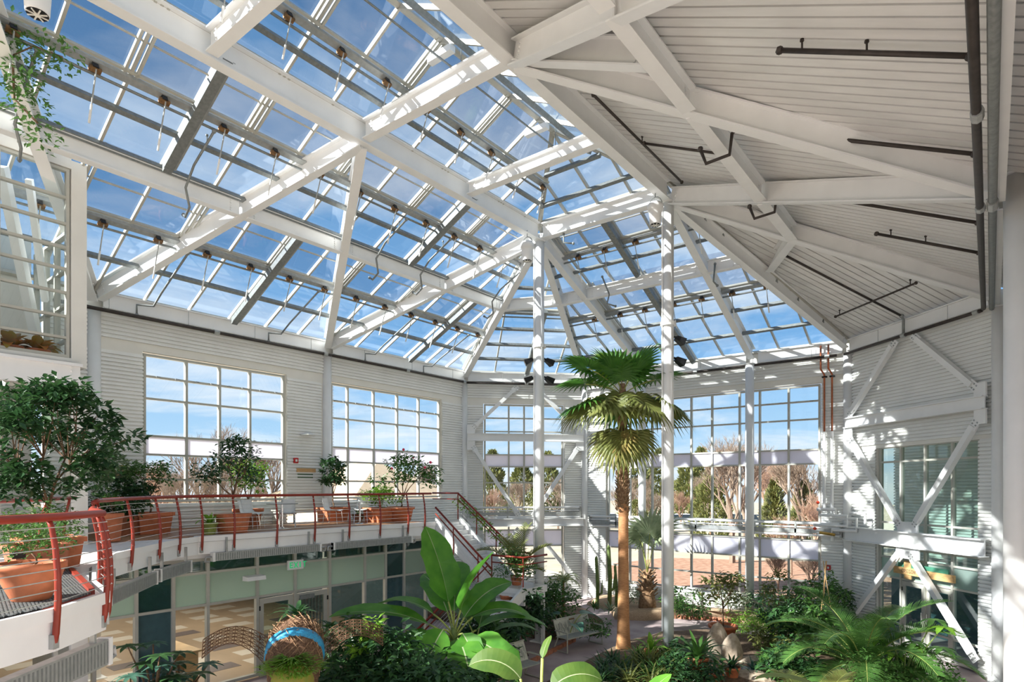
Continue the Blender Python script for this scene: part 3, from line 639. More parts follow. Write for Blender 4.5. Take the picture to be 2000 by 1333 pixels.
# ---------------------------------------------------------------- sprinkler pipes
def pipe_run(name, pts, r, m, lb, hang=(), couplers=(), cat='pipe'):
    t = thing(name, tuple(V(pts[0])), lb, cat); part('pipe', MB().path(pts, r, 8), m, t, smooth=True)
    for p in hang: part('hanger', MB().tube(p, V(p)+UP*hang_h, .008, 5), M_galvl, t)
    for p, q in couplers: part('coupling', MB().tube(p, q, r*1.35, 8), M_galvl, t)
    return t
hang_h = .45
Pz = 9.58
def eave_pipe(p, q, n, lb):
    p, q, n = V(p), V(q), V(n); d = (q-p).normalized(); L_ = (q-p).length; a, b = p+n*.34+UP*Pz, q+n*.34+UP*Pz
    k = int(L_/1.8); pipe_run('sprinkler_main', [a, b], .05, M_pipe, lb, [a+(b-a)*(i+.6)/k+n*.0 for i in range(k)], [(a+(b-a)*.5-d*.08, a+(b-a)*.5+d*.08), (a+(b-a)*.97-d*.08, a+(b-a)*.97+d*.08)])
eave_pipe((0, -15.5, 0), (0, -7.3, 0), nL, 'dark sprinkler pipe along the eave over the first left window'); eave_pipe((0, -7.25, 0), (0, -.1, 0), nL, 'dark sprinkler pipe along the eave over the second left window')
eave_pipe(cL0+dA*.15, cA-dA*.15, nA, 'sprinkler pipe along the eave of the K braced facet'); eave_pipe((4.2, 4.05, 0), (14.5, 4.05, 0), nB, 'dark sprinkler pipe along the eave of the rear wall'); eave_pipe(cB+dD*.2, cE-dD*.2, nD, 'dark thick sprinkler pipe above the V braces at right')
pipe_run('sprinkler_main', [(18.66, -.3, Pz), (18.66, -20, Pz)], .055, M_pipe, 'dark pipe running overhead along the right eave', [], [((18.67, -11, Pz), (18.67, -10.8, Pz)), ((18.67, -7.7, Pz), (18.67, -7.55, Pz))])
pipe_run('galvanised_main', [(18.83, -.3, Pz-.03), (18.83, -20, Pz-.03)], .06, M_galv, 'mottled galvanised pipe beside the thick column at top right', [], [((18.83, -7.9, Pz-.03), (18.83, -7.6, Pz-.03))])
def branch(pts, lb, r=.028, m=M_galv, heads=()):
    t = pipe_run('sprinkler_branch', pts, r, m, lb)
    for p in [pts[0], pts[-1]]: part('elbow', MB().ball(p, r*1.7, 6, 4), m, t)
    for p in heads:
        part('sprinkler_head', MB().tube(V(p), V(p)+UP*.14, .014, 5).tube(V(p)+UP*.14, V(p)+UP*.17, .03, 6), m, t)
for a, lb in ((-13.2, 'branch sprinkler pipe climbing the glass above the first window left edge'), (-9.3, 'branch sprinkler pipe climbing the glass above the first window right edge'), (-5.4, 'branch sprinkler pipe climbing the glass above the second window'), (-2.4, 'branch sprinkler pipe climbing the glass near the sunlit hip')):
    branch([V((.34, a-.4, Pz+.05)), V((.34, a-.4, Pz+.32)), V((.42, a, Pz+.36)), PL(a, .75, -.35), PL(a, 2.3, -.4)], lb)
for a, lb in ((-17.2, 'sprinkler pipe bend below the mid purlin near the vine'), (-14.1, 'sprinkler pipe bend hanging below the mid purlin left of the sunlit rafter'), (-8.6, 'sprinkler pipe bend hooked round the mid purlin in the middle'), (-6.8, 'sprinkler pipe bend below the channel'), (-3.2, 'sprinkler pipe bend hanging near the far hip')):
    q = onL(4.1, a); branch([PL(a, 5.5, -.38), PL(a, 4.6, -.36), q+V((.25, 0, -.1)), q+V((.22, .1, -.5)), q+V((-.1, .15, -.62)), q+V((-.3, .2, -.5))], lb, heads=[PL(a, 5.2, -.36)])
def dk(x, y, off=-.16): return V((x, y, EZ+.468*(19-x)+off))
for y, x0, lb in ((-13.2, 14.8, 'deck sprinkler branch along the top of the picture'), (-11.2, 16.4, 'short deck sprinkler branch near the thick pipes'), (-8.4, 14.9, 'deck sprinkler branch behind the first purlin bend'), (-5.2, 14.9, 'deck sprinkler branch behind the second purlin bend'), (-3.2, 16.6, 'short deck sprinkler branch above the far right column')):
    branch([dk(x0, y), dk(18.6, y)], lb, .035, M_pipe, heads=[dk(x0+.3, y), dk((x0+18.6)/2, y)])
for y, lb in ((-8.4, 'first pipe bend hooked under the deck purlin'), (-5.2, 'second pipe bend hooked under the deck purlin')):
    q = onE(14.5, y); branch([dk(14.9, y), q+V((.3, 0, -.05)), q+V((.25, 0, -.45)), q+V((-.2, -.05, -.5)), q+V((-.3, -.1, -.2))], lb, .035, M_pipe)
branch([dk(12.2, -9.3), dk(12.2, -4.6)], 'long sprinkler branch under the deck along the ring beam', .03, M_pipe, [dk(12.2, -7)])
branch([dk(12.25, -7), dk(14.2, -7)], 'sprinkler branch from the ring beam to the deck purlin', .03, M_pipe); branch([dk(12.9, -11.7), dk(14.3, -11.7)], 'stub of sprinkler pipe near the level strut', .04, M_pipe, [dk(13.2, -11.7)])
branch([PD(2.9, .4, -.15), PD(2.9, 4.4, -.15)], 'diagonal facet sprinkler pipe up the deck', .035, M_pipe); branch([PD(1.2, 1.4, -.17), PD(4.6, 1.4, -.17)], 'cross sprinkler pipe on the diagonal deck facet', .03, M_pipe, [PD(1.4, 1.4, -.17), PD(4.4, 1.4, -.17)])
branch([PD(2.9, .4, -.15), cB+dD*2.9+nD*.34+UP*10.05, cB+dD*2.9+nD*.34+UP*9.6], 'drop pipe from the diagonal deck to the eave main', .04, M_galv)
branch([PB(8.1, 5.6, -.35), PB(8.1, 5.0, -.6), PB(8.1, 5.0, -1.0), PB(8.4, 4.9, -1.1)], 'sprinkler drop on the mid purlin between the ring columns'); branch([V((8.0, -4.0, 13.02)), V((8.0, -4.0, 12.75)), V((8.3, -3.9, 12.68))], 'sprinkler drop on the short ring beam')
branch([PB(11.9, 5.1, -.4), PB(11.9, 5.0, -1.0), PB(12.0, 4.9, -1.1)], 'sprinkler drop beside the near ring column')
branch([V((9.9, -19, 13.7)), V((9.9, -6.8, 13.7))], 'thin sprinkler line along the glass ridge', .022)
for y in (-18, -14.5, -10.9, -7.3): part('ridge_hanger', MB().tube((9.9, y, 13.7), (9.9, y, 14.45), .01, 5), M_galv, sk6)
# copper and white pipes left of the right facet column
for k, lb in ((0, 'left copper pipe dropping from the eave beside the right column'), (1, 'right copper pipe dropping from the eave beside the right column')):
    x = 13.98+.25*k; y = 3.72
    t = pipe_run('copper_riser', [(x, y, 10.0), (x, y, 9.15), (x+.1, y+.1, 8.95), (x+.1, y+.1, 6.9)], .032, M_copper, lb)
    part('white_sleeve', MB().tube((x+.1, y+.1, 6.9), (x+.1, y+.1, 4.0 if k == 0 else 3.9), .05, 10), M_white, t)
    part('pipe_clamp', MB().box((x+.02, y+.06, 8.85), (x+.18, y+.2, 8.9)), M_dark, t)
# heating pipe rack along the rear windows, at mezzanine height
def rack(p, q, n, lb, z=3.35):
    p, q, n = V(p), V(q), V(n); d = (q-p).normalized(); t = thing('heating_rack', tuple((p+q)/2+UP*z), lb, 'radiator')
    for i, (zz, r) in enumerate(((.22, .045), (.08, .03), (-.2, .045))): part('pipe', MB().tube(p+n*.17+UP*(z+zz), q+n*.17+UP*(z+zz), r, 8), M_white, t, smooth=False)
    part('fin_cover', MB().obox((p+q)/2+n*.17+UP*(z-.06), (q-p)/2, n*.05, UP*.08), M_galvl, t)
    L_ = (q-p).length; k = max(2, int(L_/1.5))
    for i in range(k+1): part('bracket', MB().obox(p+(q-p)*i/k+n*.13+UP*z, d*.03, n*.09, UP*.26), M_galvl, t)
rack((4.3, 4.05, 0), (7.0, 4.05, 0), nB, 'white heating pipe rack behind the palm trunk'); rack((7.2, 4.05, 0), (11.4, 4.05, 0), nB, 'white heating pipe rack across the wide window'); rack((11.6, 4.05, 0), (14.6, 4.05, 0), nB, 'white heating pipe rack left of the copper risers')
rack(cL0+dA*.3, cA-dA*.3, nA, 'white heating pipe rack across the K braced window', z=3.75)
t = pipe_run('valve_manifold', [(13.9, 3.5, 4.1), (14.5, 3.5, 4.1), (14.5, 3.5, 3.8), (15.2, 3.2, 3.8), (15.2, 3.2, 3.4), (14.4, 3.5, 3.4), (14.4, 3.5, 3.0)], .06, M_white, 'white insulated pipe manifold at the foot of the copper risers')
part('loop', MB().path([(14.0, 3.45, 3.9), (14.9, 3.3, 3.9), (14.9, 3.3, 3.55), (13.8, 3.45, 3.55)], .05, 8), M_white, t); part('loop', MB().path([(15.0, 3.2, 4.0), (15.5, 2.9, 4.0), (15.5, 2.9, 3.6)], .05, 8), M_white, t)
for p in ((13.95, 3.42, 4.35), (13.85, 3.42, 3.42)): part('red_valve', MB().ball(p, .06, 8, 5), mat('valve_red', (.7, .06, .02), .4, var=.05), t)
part('brass_valve', MB().tube((14.0, 3.42, 3.28), (14.5, 3.42, 3.22), .05, 8), mat('brass', (.6, .38, .10), .35, metal=.7, var=.1), t)
# ---------------------------------------------------------------- hanging jet fans
def fan(x, y, z, s, lb):
    t = thing('jet_fan', (x, y, z), lb, 'fan', 'white jet fans hung under the roof')
    part('body', MB().lathe((x, y, z), [(.17*s, 0), (.18*s, .02*s), (.20*s, .35*s), (.22*s, .45*s), (.25*s, .46*s), (.265*s, .62*s), (.20*s, .70*s), (.02, .72*s)], 24), M_white, t, smooth=True)
    g = MB().tube((x, y, z-.012), (x, y, z-.002), .165*s, 20); part('outlet', g, M_dark, t)
    part('hub', MB().tube((x, y, z-.03), (x, y, z-.012), .05*s, 10), M_trim, t)
    for i in range(8):
        a = i*math.pi/4; part('vane', MB().bar((x+.04*s*math.cos(a), y+.04*s*math.sin(a), z-.02), (x+.16*s*math.cos(a), y+.16*s*math.sin(a), z-.02), .018, .014), M_trim, t)
    part('bail', MB().path([(x+.24*s*math.cos(u), y, z+.6*s+.3*s*math.sin(u)) for u in [math.pi*i/8 for i in range(9)]], .012, 6), M_galv, t)
    part('hook', MB().tube((x, y, z+.9*s), (x, y, z+1.15*s), .014, 6), M_galv, t)
fan(7.1, -4.75, 12.15, .85, 'white jet fan hanging left of the far ring column'); fan(11.5, -4.75, 12.15, .85, 'white jet fan hanging left of the near ring column'); fan(7.05, -17.55, 12.3, .9, 'white jet fan cropped by the top left corner')
# ---------------------------------------------------------------- spotlights on the ring columns
def spot(x, y, z, ang, lb):
    t = thing('spotlight', (x, y, z), lb, 'spotlight', 'black spotlights on the ring columns'); d = V((math.cos(ang), math.sin(ang), -.45)).normalized(); s_ = d.cross(UP).normalized(); u = s_.cross(d)
    c = V((x, y, z))+d*.22; part('housing', MB().hexa([c-d*.14-s_*.07-u*.06, c-d*.14+s_*.07-u*.06, c-d*.14+s_*.07+u*.06, c-d*.14-s_*.07+u*.06, c+d*.14-s_*.12-u*.1, c+d*.14+s_*.12-u*.1, c+d*.14+s_*.12+u*.1, c+d*.14-s_*.12+u*.1]), M_black, t)
    part('lens', MB().obox(c+d*.145, d*.005, s_*.1, u*.08), mat('lamp_lens', (.5, .5, .48), .2, var=.05), t); part('bracket', MB().bar((x, y, z), c, .05, .04), M_black, t)
ca, sa = math.cos(.66), math.sin(.66)      # towards image left / right
for z, w_ in ((8.55, 'lower'), (9.15, 'upper')):
    spot(7.05-.15*ca, -4-.15*sa, z, .66+math.pi, 'black spotlight on the %s left of the far ring column' % w_); spot(7.05+.15*ca, -4+.15*sa, z, .66+.5, 'black spotlight on the %s right of the far ring column' % w_)
spot(11.55+.15*ca, -4+.15*sa, 8.6, .66+.3, 'black spotlight on the lower right of the near ring column'); spot(11.55+.15*ca, -4+.15*sa, 9.2, .66+.3, 'black spotlight on the upper right of the near ring column')

# ============================================================ balcony
edge = [(3.6, -5.45), (3.6, -13.5), (3.95, -14.15), (4.7, -14.9), (6.2, -16.25), (8.0, -17.15), (9.7, -17.7), (10.75, -17.9), (11.4, -18.55), (12.4, -20.2), (13.2, -22.5)]
inner = [(10.6, -22.5), (9.2, -20.3), (6.9, -18.2), (5.2, -17.0), (3.62, -16.0), (3.3, -15.6), (0.06, -15.6), (0.06, -5.45)]
bal = thing('balcony', (3.6, -12, F2-.7), 'curving upper balcony with a white fascia and a boarded floor', 'balcony')
part('slab', slab_poly(edge+inner, F2-.03, .22), M_white, bal)
def offs(pts, k):
    out = []
    for i, p in enumerate(pts):
        a = V((*pts[max(i-1, 0)], 0)); b = V((*pts[min(i+1, len(pts)-1)], 0)); d = (b-a).normalized(); out.append((p[0]-d.y*k, p[1]+d.x*k))
    return out
e_out = offs(edge, .05)
for z0, z1, k in ((F2-.13, F2+.0, .06), (F2-.44, F2-.14, .02)):
    for (p, q) in zip(offs(edge, k), offs(edge, k)[1:]):
        part('fascia', MB().bar((*p, (z0+z1)/2), (*q, (z0+z1)/2), .05, z1-z0), M_white, bal)
# boards of the main deck, laid across
for i in range(44):
    y0 = -15.4+i*.225
    part('floor_board', MB().box((.1, y0, F2-.03), (3.42, y0+.215, F2+.0)), M_decking, bal)
part('edge_strip', MB().prism([(3.44, -5.45, F2-.03), (3.6, -5.45, F2-.03), (3.6, -13.5, F2-.03), (3.44, -13.5, F2-.03)], (0, 0, .03)), M_white, bal)
# steel grating of the near landing
gr = thing('grating_landing', (9.6, -18.6, F2), 'dark steel grating landing carrying the big terracotta pot', 'grating')
gp = [(6.9, -17.15), (9.6, -17.78), (10.7, -17.98), (11.3, -18.6), (12.3, -20.2), (10.2, -21.4), (9.3, -20.2), (7.3, -18.3)]
part('tray', MB().prism([(x, y, F2-.03) for x, y in gp], (0, 0, .006)), M_dark, gr)
gb = MB()
for i in range(120):
    c = -30+i*.09
    for f_, dr_ in ((lambda p: p[0]+p[1]-(-10+i*.055), 0), (lambda p: p[0]-p[1]-(24+i*.08), 1)):
        xs = []
        for j, p in enumerate(gp):
            q = gp[(j+1) % len(gp)]; a, b = f_(p), f_(q)
            if a*b < 0: t = a/(a-b); xs.append((p[0]+(q[0]-p[0])*t, p[1]+(q[1]-p[1])*t))
        if len(xs) == 2: gb.bar((*xs[0], F2-.008), (*xs[1], F2-.008), .012, .02)
part('bearing_bars', gb, M_galv, gr, stuff=True)
part('red_angle', MB().bar((10.7, -17.98, F2), (8.4, -17.5, F2), .06, .08).bar((10.7, -17.98, F2-.05), (11.3, -18.6, F2-.05), .04, .06), M_red, gr)
# ---------------------------------------------------------------- railings
def railing(lb, pts, post_ids, zf, top=.98, cables=8, hr=.036):
    t = thing('cable_railing', (*pts[0], zf), lb, 'railing')
    P3 = [V((x, y, zf+top)) for x, y in pts]
    part('handrail', MB().path(P3, hr, 8), M_red, t, smooth=True)
    for i in post_ids:
        k = int(i); u = i-k; p = V((*pts[k], 0)).lerp(V((*pts[min(k+1, len(pts)-1)], 0)), u)
        a = V((*pts[max(k-(1 if u == 0 else 0), 0)], 0)); b = V((*pts[min(k+1, len(pts)-1)], 0)); d = (b-a).normalized(); n = V((-d.y, d.x, 0))*OUTS
        prof = [(-.40, .05), (-.25, .085), (.1, .11), (.35, .105), (.6, .08), (.8, .04), (top, 0)]
        pt = part('post', MB().path([p+n*(o-.02)+UP*(zf+z) for z, o in prof], [.03, .032, .032, .03, .028, .026, .024], 6), M_red, t, smooth=True)
        part('foot_bracket', MB().obox(p+n*.02+UP*(zf-.33), d*.035, n*.05, UP*.07), M_galvl, pt)
    for c in range(cables):
        z = .08+c*(top-.18)/(cables-1); o = .095-.085*max(0, (z-.3)/.7)**1.6
        part('cable', MB().path([V((x, y, zf+z))+off_dir(pts, j)*OUTS*o for j, (x, y) in enumerate(pts)], .0055, 5), M_cable, t)
def off_dir(pts, j):
    a = V((*pts[max(j-1, 0)], 0)); b = V((*pts[min(j+1, len(pts)-1)], 0)); d = (b-a).normalized(); return V((-d.y, d.x, 0))
OUTS = 1
rp = [(3.62, -5.6), (3.62, -5.97), (3.62, -6.72), (3.62, -7.89), (3.62, -9.07), (3.62, -10.26), (3.62, -11.43), (3.62, -12.61), (3.62, -13.43), (3.95, -14.12), (4.7, -14.87), (5.75, -15.8), (7.3, -16.8), (8.8, -17.35)]
railing('long red cable railing of the main balcony in front of the white tables', rp, [1, 2, 3, 4, 5, 6, 7, 8, 9, 10, 11, 12, 12.9], F2)
railing('near red cable railing round the landing with the big terracotta pot', [(8.95, -17.4), (9.7, -17.66), (10.72, -17.88), (11.4, -18.5), (12.4, -20.1), (13.1, -22.0)], [1.0, 1.93, 2.1, 3.05, 3.9], F2, top=.90, hr=.042)
OUTS = -1
railing('red railing on the far side of the curving walkway behind the big shrub', [(3.75, -16.05), (5.2, -16.95), (6.9, -18.15), (8.9, -20.0)], [.25, 1, 1.9, 2.6], F2)
OUTS = 1
# fin tube heaters under the fascia
def heater(p, q, lb, z, h=.26):
    p, q = V((*p, z)), V((*q, z)); d = (q-p).normalized(); t = thing('fin_heater', tuple((p+q)/2-UP*h/2), lb, 'radiator'); L_ = (q-p).length
    part('perforated_cover', MB().bar(p, q, .12, h), M_galvl, t)
    for e_, s_ in ((p, 1), (q, -1)): part('end_strap', MB().obox(e_+d*s_*.03, d*.03, d.cross(UP)*.075, UP*(h/2+.01)), M_chair, t)
    n = d.cross(UP).normalized()
    for k in (-1, 1):
        sl = MB()
        for i in range(int(L_/.06)): sl.obox(p+d*(.08+i*.06)+n*k*.061, d*.012, n*.002, UP*h*.42)
        part('fin_slots', sl, M_galv, t, stuff=True)
    for u_ in (.12, .88): part('hanger_strap', MB().obox(p+(q-p)*u_+UP*.27, d*.02, d.cross(UP)*.03, UP*.2), M_galvl, t)
    for e_, s_ in ((p, -1), (q, 1)): part('pipe_elbow', MB().path([e_, e_+d*s_*.14, e_+d*s_*.16-UP*.1, e_+d*s_*.05-UP*.12], .03, 6), M_galvl, t)
heater((3.72, -6.6), (3.72, -9.7), 'perforated fin heater under the balcony right of the exit sign', 3.18, .2); heater((3.72, -10.1), (3.72, -13.2), 'perforated fin heater under the balcony left of the exit sign', 3.18, .2)
heater((3.75, -13.75), (4.85, -14.9), 'first angled fin heater under the curving fascia', 3.02); heater((4.95, -15.0), (6.9, -16.55), 'second angled fin heater under the curving fascia', 3.0, .26); heater((10.6, -17.8), (12.0, -19.4), 'nearest perforated heater at the bottom left corner', 2.98, .3)
# ---------------------------------------------------------------- stairs
st = thing('staircase', (4.8, -4.75, GZ), 'white staircase falling from the balcony end to a planted landing', 'staircase')
n1 = 12; x0, x1, z1 = 3.62, 6.2, 1.75
for i in range(n1):
    x = x0+(x1-x0)*i/n1; z = F2-(F2-z1)*(i+1)/n1
    part('tread', MB().box((x, -5.3, z-.05), (x+(x1-x0)/n1+.02, -4.2, z)), M_white, st); part('riser', MB().box((x, -5.3, z), (x+.02, -4.2, z+(F2-z1)/n1-.05)), M_white, st)
for y in (-5.36, -4.14):
    part('stringer', MB().prism([(x0, y-.04, F2-.3), (x0, y-.04, F2+.12), (x1, y-.04, z1+.1), (x1, y-.04, z1-.3)], (0, .08, 0)), M_white, st)
part('landing', MB().box((6.2, -5.45, z1-.22), (7.5, -4.2, z1)), M_white, st)
part('landing_face', MB().box((6.2, -5.5, z1-.5), (7.55, -5.45, z1)), M_white, st)
for x, y in ((6.3, -4.3), (7.4, -4.3)): part('landing_post', MB().box((x-.05, y-.05, GZ), (x+.05, y+.05, z1-.22)), M_white, st)
for i in range(12):
    y = -5.5-3.1*i/12; z = z1-(z1-GZ)*(i+1)/12.5
    part('tread', MB().box((6.25, y-.28, z-.05), (7.45, y, z)), M_white, st)
for x in (6.2, 7.5): part('stringer', MB().prism([(x-.04, -5.5, z1-.3), (x-.04, -5.5, z1+.08), (x-.04, -8.8, GZ+.15), (x-.04, -8.8, GZ)], (.08, 0, 0)), M_white, st)
def stair_rail(lb, pts, posts):
    t = thing('stair_railing', tuple(pts[0]), lb, 'railing'); part('handrail', MB().path(pts, .034, 8), M_red, t, smooth=True)
    part('lower_rail', MB().path([V(p)-UP*.22 for p in pts], .022, 6), M_red, t, smooth=True)
    for p in posts: part('post', MB().tube(p, V(p)-UP*.95, .022, 6), M_red, t)
    for k in range(4): part('cable', MB().path([V(p)-UP*(.36+.13*k) for p in pts], .0055, 5), M_cable, t)
stair_rail('red stair railing wrapped in a climbing plant on the window side', [(2.2, -4.12, F2+.98), (3.5, -4.12, F2+.98), (6.2, -4.12, z1+.98), (6.75, -4.12, z1+.95)], [(3.5, -4.12, F2+.98), (4.4, -4.12, 4.06), (5.3, -4.12, 3.4), (6.2, -4.12, 2.72)])
stair_rail('red stair railing on the garden side of the upper flight', [(3.65, -5.42, F2+.5), (6.2, -5.42, z1+.5)], [(4.5, -5.42, 3.55), (5.6, -5.42, 2.75)])
stair_rail('red railing round the stair landing above the dark shrubs', [(6.25, -5.5, z1+.98), (7.5, -5.5, z1+.98), (7.55, -4.3, z1+.98)], [(6.25, -5.5, z1+.98), (7.5, -5.5, z1+.98)])
stair_rail('red railing of the lower flight seen beyond the banana leaves', [(6.2, -5.6, z1+.9), (6.2, -8.9, GZ+1.0)], [(6.2, -7, 1.8), (6.2, -8.8, .85)])
# ---------------------------------------------------------------- pots
def pot_parts(t, x, y, z, r, h, m, style='round', n=32):
    if style == 'round':
        part('pot', MB().lathe((x, y, z), [(r*.72, 0), (r*.74, .01), (r*.95, h*.82), (r*1.06, h*.83), (r*1.08, h), (r*.96, h), (r*.94, h*.86)], n), m, t, smooth=True)
    elif style == 'bowl':
        part('pot', MB().lathe((x, y, z), [(r*.55, 0), (r*.58, .01), (r*.86, h*.5), (r*.98, h*.82), (r*1.06, h*.84), (r*1.06, h), (r*.96, h), (r*.94, h*.86)], n), m, t, smooth=True)
    elif style == 'barrel':
        pr = [(r*.84, 0)]
        for i in range(6): z_ = h*.82*i/6; pr += [(r*(.86+.13*i/6), z_+.005), (r*(.88+.13*i/6), z_+h*.06), (r*(.86+.13*i/6), z_+h*.12)]
        pr += [(r*1.1, h*.84), (r*1.12, h), (r*1.0, h), (r*.97, h*.86)]; part('pot', MB().lathe((x, y, z), pr, n), m, t, smooth=False)
    else:
        w = r; b = MB()
        def ring(k, zz): return [(x-k, y-k, zz), (x+k, y-k, zz), (x+k, y+k, zz), (x-k, y+k, zz)]
        b.hexa(ring(w*.84, z)+ring(w*.96, z+h*.84)); part('pot', b, m, t)
        rim = MB()
        for s_ in (-1, 1): rim.box((x-w*1.06, y+s_*w*.98-.03, z+h*.84), (x+w*1.06, y+s_*w*.98+.03, z+h)); rim.box((x+s_*w*.98-.03, y-w*.95, z+h*.84), (x+s_*w*.98+.03, y+w*.95, z+h))
        part('rim', rim, m, t)
    s_ = r*.93; part('soil', MB().lathe((x, y, z), [(s_ if style != 'square' else s_*1.0, h*.84), (s_*.6, h*.9), (.01, h*.91)], 14), M_soil, t)
# ---------------------------------------------------------------- white tables and chairs
def table(x, y, lb):
    t = thing('cafe_table', (x, y, F2), lb, 'table', 'white cafe tables on the balcony')
    part('top', MB().tube((x, y, F2+.71), (x, y, F2+.735), .42, 28), M_chair, t); part('edge_band', MB().lathe((x, y, F2+.71), [(.422, 0), (.43, .003), (.43, .022), (.422, .025)], 28, cap=False), M_galv, t)
    part('stem', MB().tube((x, y, F2+.02), (x, y, F2+.71), .03, 12), M_chrome, t); part('base', MB().lathe((x, y, F2), [(.26, 0), (.26, .012), (.06, .03), (.035, .06)], 24), M_chrome, t)
table(2.75, -10.7, 'white cafe table with chrome stem behind the middle of the railing'); table(2.5, -7.75, 'white cafe table with chrome stem nearer the stair head')
def chair(x, y, a, lb):
    z = F2; t = thing('cafe_chair', (x, y, z), lb, 'chair', 'white shell chairs on the balcony'); c, s_ = math.cos(a), math.sin(a)
    g = lambda u, v, w: (x+u*c-v*s_, y+u*s_+v*c, z+w)
    pr = [(.24, .43), (.2, .455), (0, .44), (-.17, .45), (-.225, .5), (-.25, .62), (-.285, .76), (-.30, .82)]
    vs = []; W_ = [.2, .215, .22, .215, .21, .205, .2, .17]
    for th in (0, -.014):
        for (u, w), wd in zip(pr, W_):
            for k in (-1, -.5, 0, .5, 1): vs.append(g(u, k*wd, w+th+.02*k*k))
    m = len(pr); fs = []
    for i in range(m-1):
        for j in range(4): a0 = i*5+j; fs += [(a0, a0+1, a0+6, a0+5), (a0+m*5, a0+5+m*5, a0+6+m*5, a0+1+m*5)]
    for i in range(m-1):
        for j in (0, 4): a0 = i*5+j; fs.append((a0, a0+5, a0+5+m*5, a0+m*5))
    part('shell', MB().add(vs, fs), M_chair, t, smooth=True)
    for v in (-1, 1):
        part('leg', MB().path([g(.12, v*.1, .43), g(.2, v*.2, .40), g(.24, v*.22, 0)], .009, 6), M_chrome, t); part('leg', MB().path([g(-.12, v*.1, .43), g(-.2, v*.2, .40), g(-.26, v*.22, 0)], .009, 6), M_chrome, t)
for x, y, a, lb in [(2.35, -11.45, .9, 'white shell chair left of the first cafe table'), (2.15, -10.15, -.6, 'white shell chair right of the first cafe table'), (1.9, -8.35, .5, 'white shell chair left of the second cafe table'), (1.9, -7.2, -.8, 'white shell chair behind the second cafe table'), (1.7, -11.0, .2, 'white shell chair farthest back by the window')]: chair(x, y, a, lb)
bn = thing('wall_bench', (.5, -8.0, F2), 'low pale bench against the wall under the first window right edge', 'bench')
for i in range(3): part('slat', MB().box((.3+i*.14, -9.6, F2+.42), (.42+i*.14, -7.75, F2+.46)), M_frame, bn)
for y in (-9.55, -7.85): part('leg', MB().box((.3, y, F2), (.7, y+.06, F2+.42)), M_frame, bn)
bd = thing('display_case', (.75, -10.2, F2), 'long clear display case behind the cafe tables', 'display case')
part('panel', MB().box((.6, -11.6, F2+.35), (.64, -8.9, F2+1.0)), G_clear, bd); part('rail', MB().box((.56, -11.6, F2+.3), (.68, -8.9, F2+.36)), M_galvl, bd)
for y in (-11.55, -10.2, -8.95): part('leg', MB().box((.59, y-.02, F2), (.65, y+.02, F2+.3)), M_galvl, bd)
# ---------------------------------------------------------------- wall signs, alarm, lights
sg = thing('plant_sign', (.06, -14.05, 5.1), 'small tan information board on the siding by the corner column', 'sign'); part('board', MB().box((.035, -14.25, 5.15), (.06, -13.75, 5.5)), M_wood, sg)
for i in range(4): part('text_line', MB().box((.06, -14.18+.1*(i % 2), 5.44-i*.06), (.064, -13.85, 5.455-i*.06)), M_bark, sg)
for p in ((-14.15, 5.38), (-13.86, 5.22)): part('printed_leaf', MB().tube((.058, p[0], p[1]), (.064, p[0], p[1]), .04, 6), M_dark, sg)
s2 = thing('wooden_wall_sign', (.06, -8.2, 5.1), 'wooden plank sign with green panel between the left windows', 'sign'); part('plank', MB().box((.035, -8.5, 5.42), (.07, -7.75, 5.55)), M_wood, s2); part('panel', MB().box((.035, -8.45, 5.2), (.05, -7.85, 5.42)), mat('sign_green', (.10, .16, .09), .6, var=.1), s2)
al = thing('fire_alarm', (.06, -8.5, 5.7), 'red fire alarm strobe between the left windows', 'fire alarm'); part('body', MB().box((.035, -8.62, 5.72), (.09, -8.45, 5.9)), mat('alarm_red', (.5, .02, .02), .35, var=.05), al); part('lens', MB().box((.09, -8.57, 5.77), (.11, -8.5, 5.85)), M_chair, al)
a2 = thing('fire_alarm', (14.2, 3.98, 2.0), 'red fire alarm strobe low on the rear wall at right', 'fire alarm'); part('body', MB().box((14.1, 3.95, 1.9), (14.26, 4.01, 2.08)), MATS['alarm_red'], a2); part('lens', MB().box((14.15, 3.93, 1.95), (14.21, 3.95, 2.03)), M_chair, a2)
wl_ = thing('wall_lamp', (.1, -8.2, 6.6), 'white shallow wall lamp above the wooden plank sign', 'lamp'); part('shade', MB().lathe((.2, -8.15, 6.68), [(.25, 0), (.27, .02), (.1, .1), (.02, .12)], 20), M_chair, wl_); part('arm', MB().box((.03, -8.2, 6.7), (.2, -8.1, 6.74)), M_white, wl_)
ex = thing('exit_sign', (3.5, -10.75, 2.62), 'white exit sign with green letters on the shopfront', 'sign'); part('box', MB().box((3.44, -10.98, 2.60), (3.5, -10.5, 2.86)), M_chair, ex)
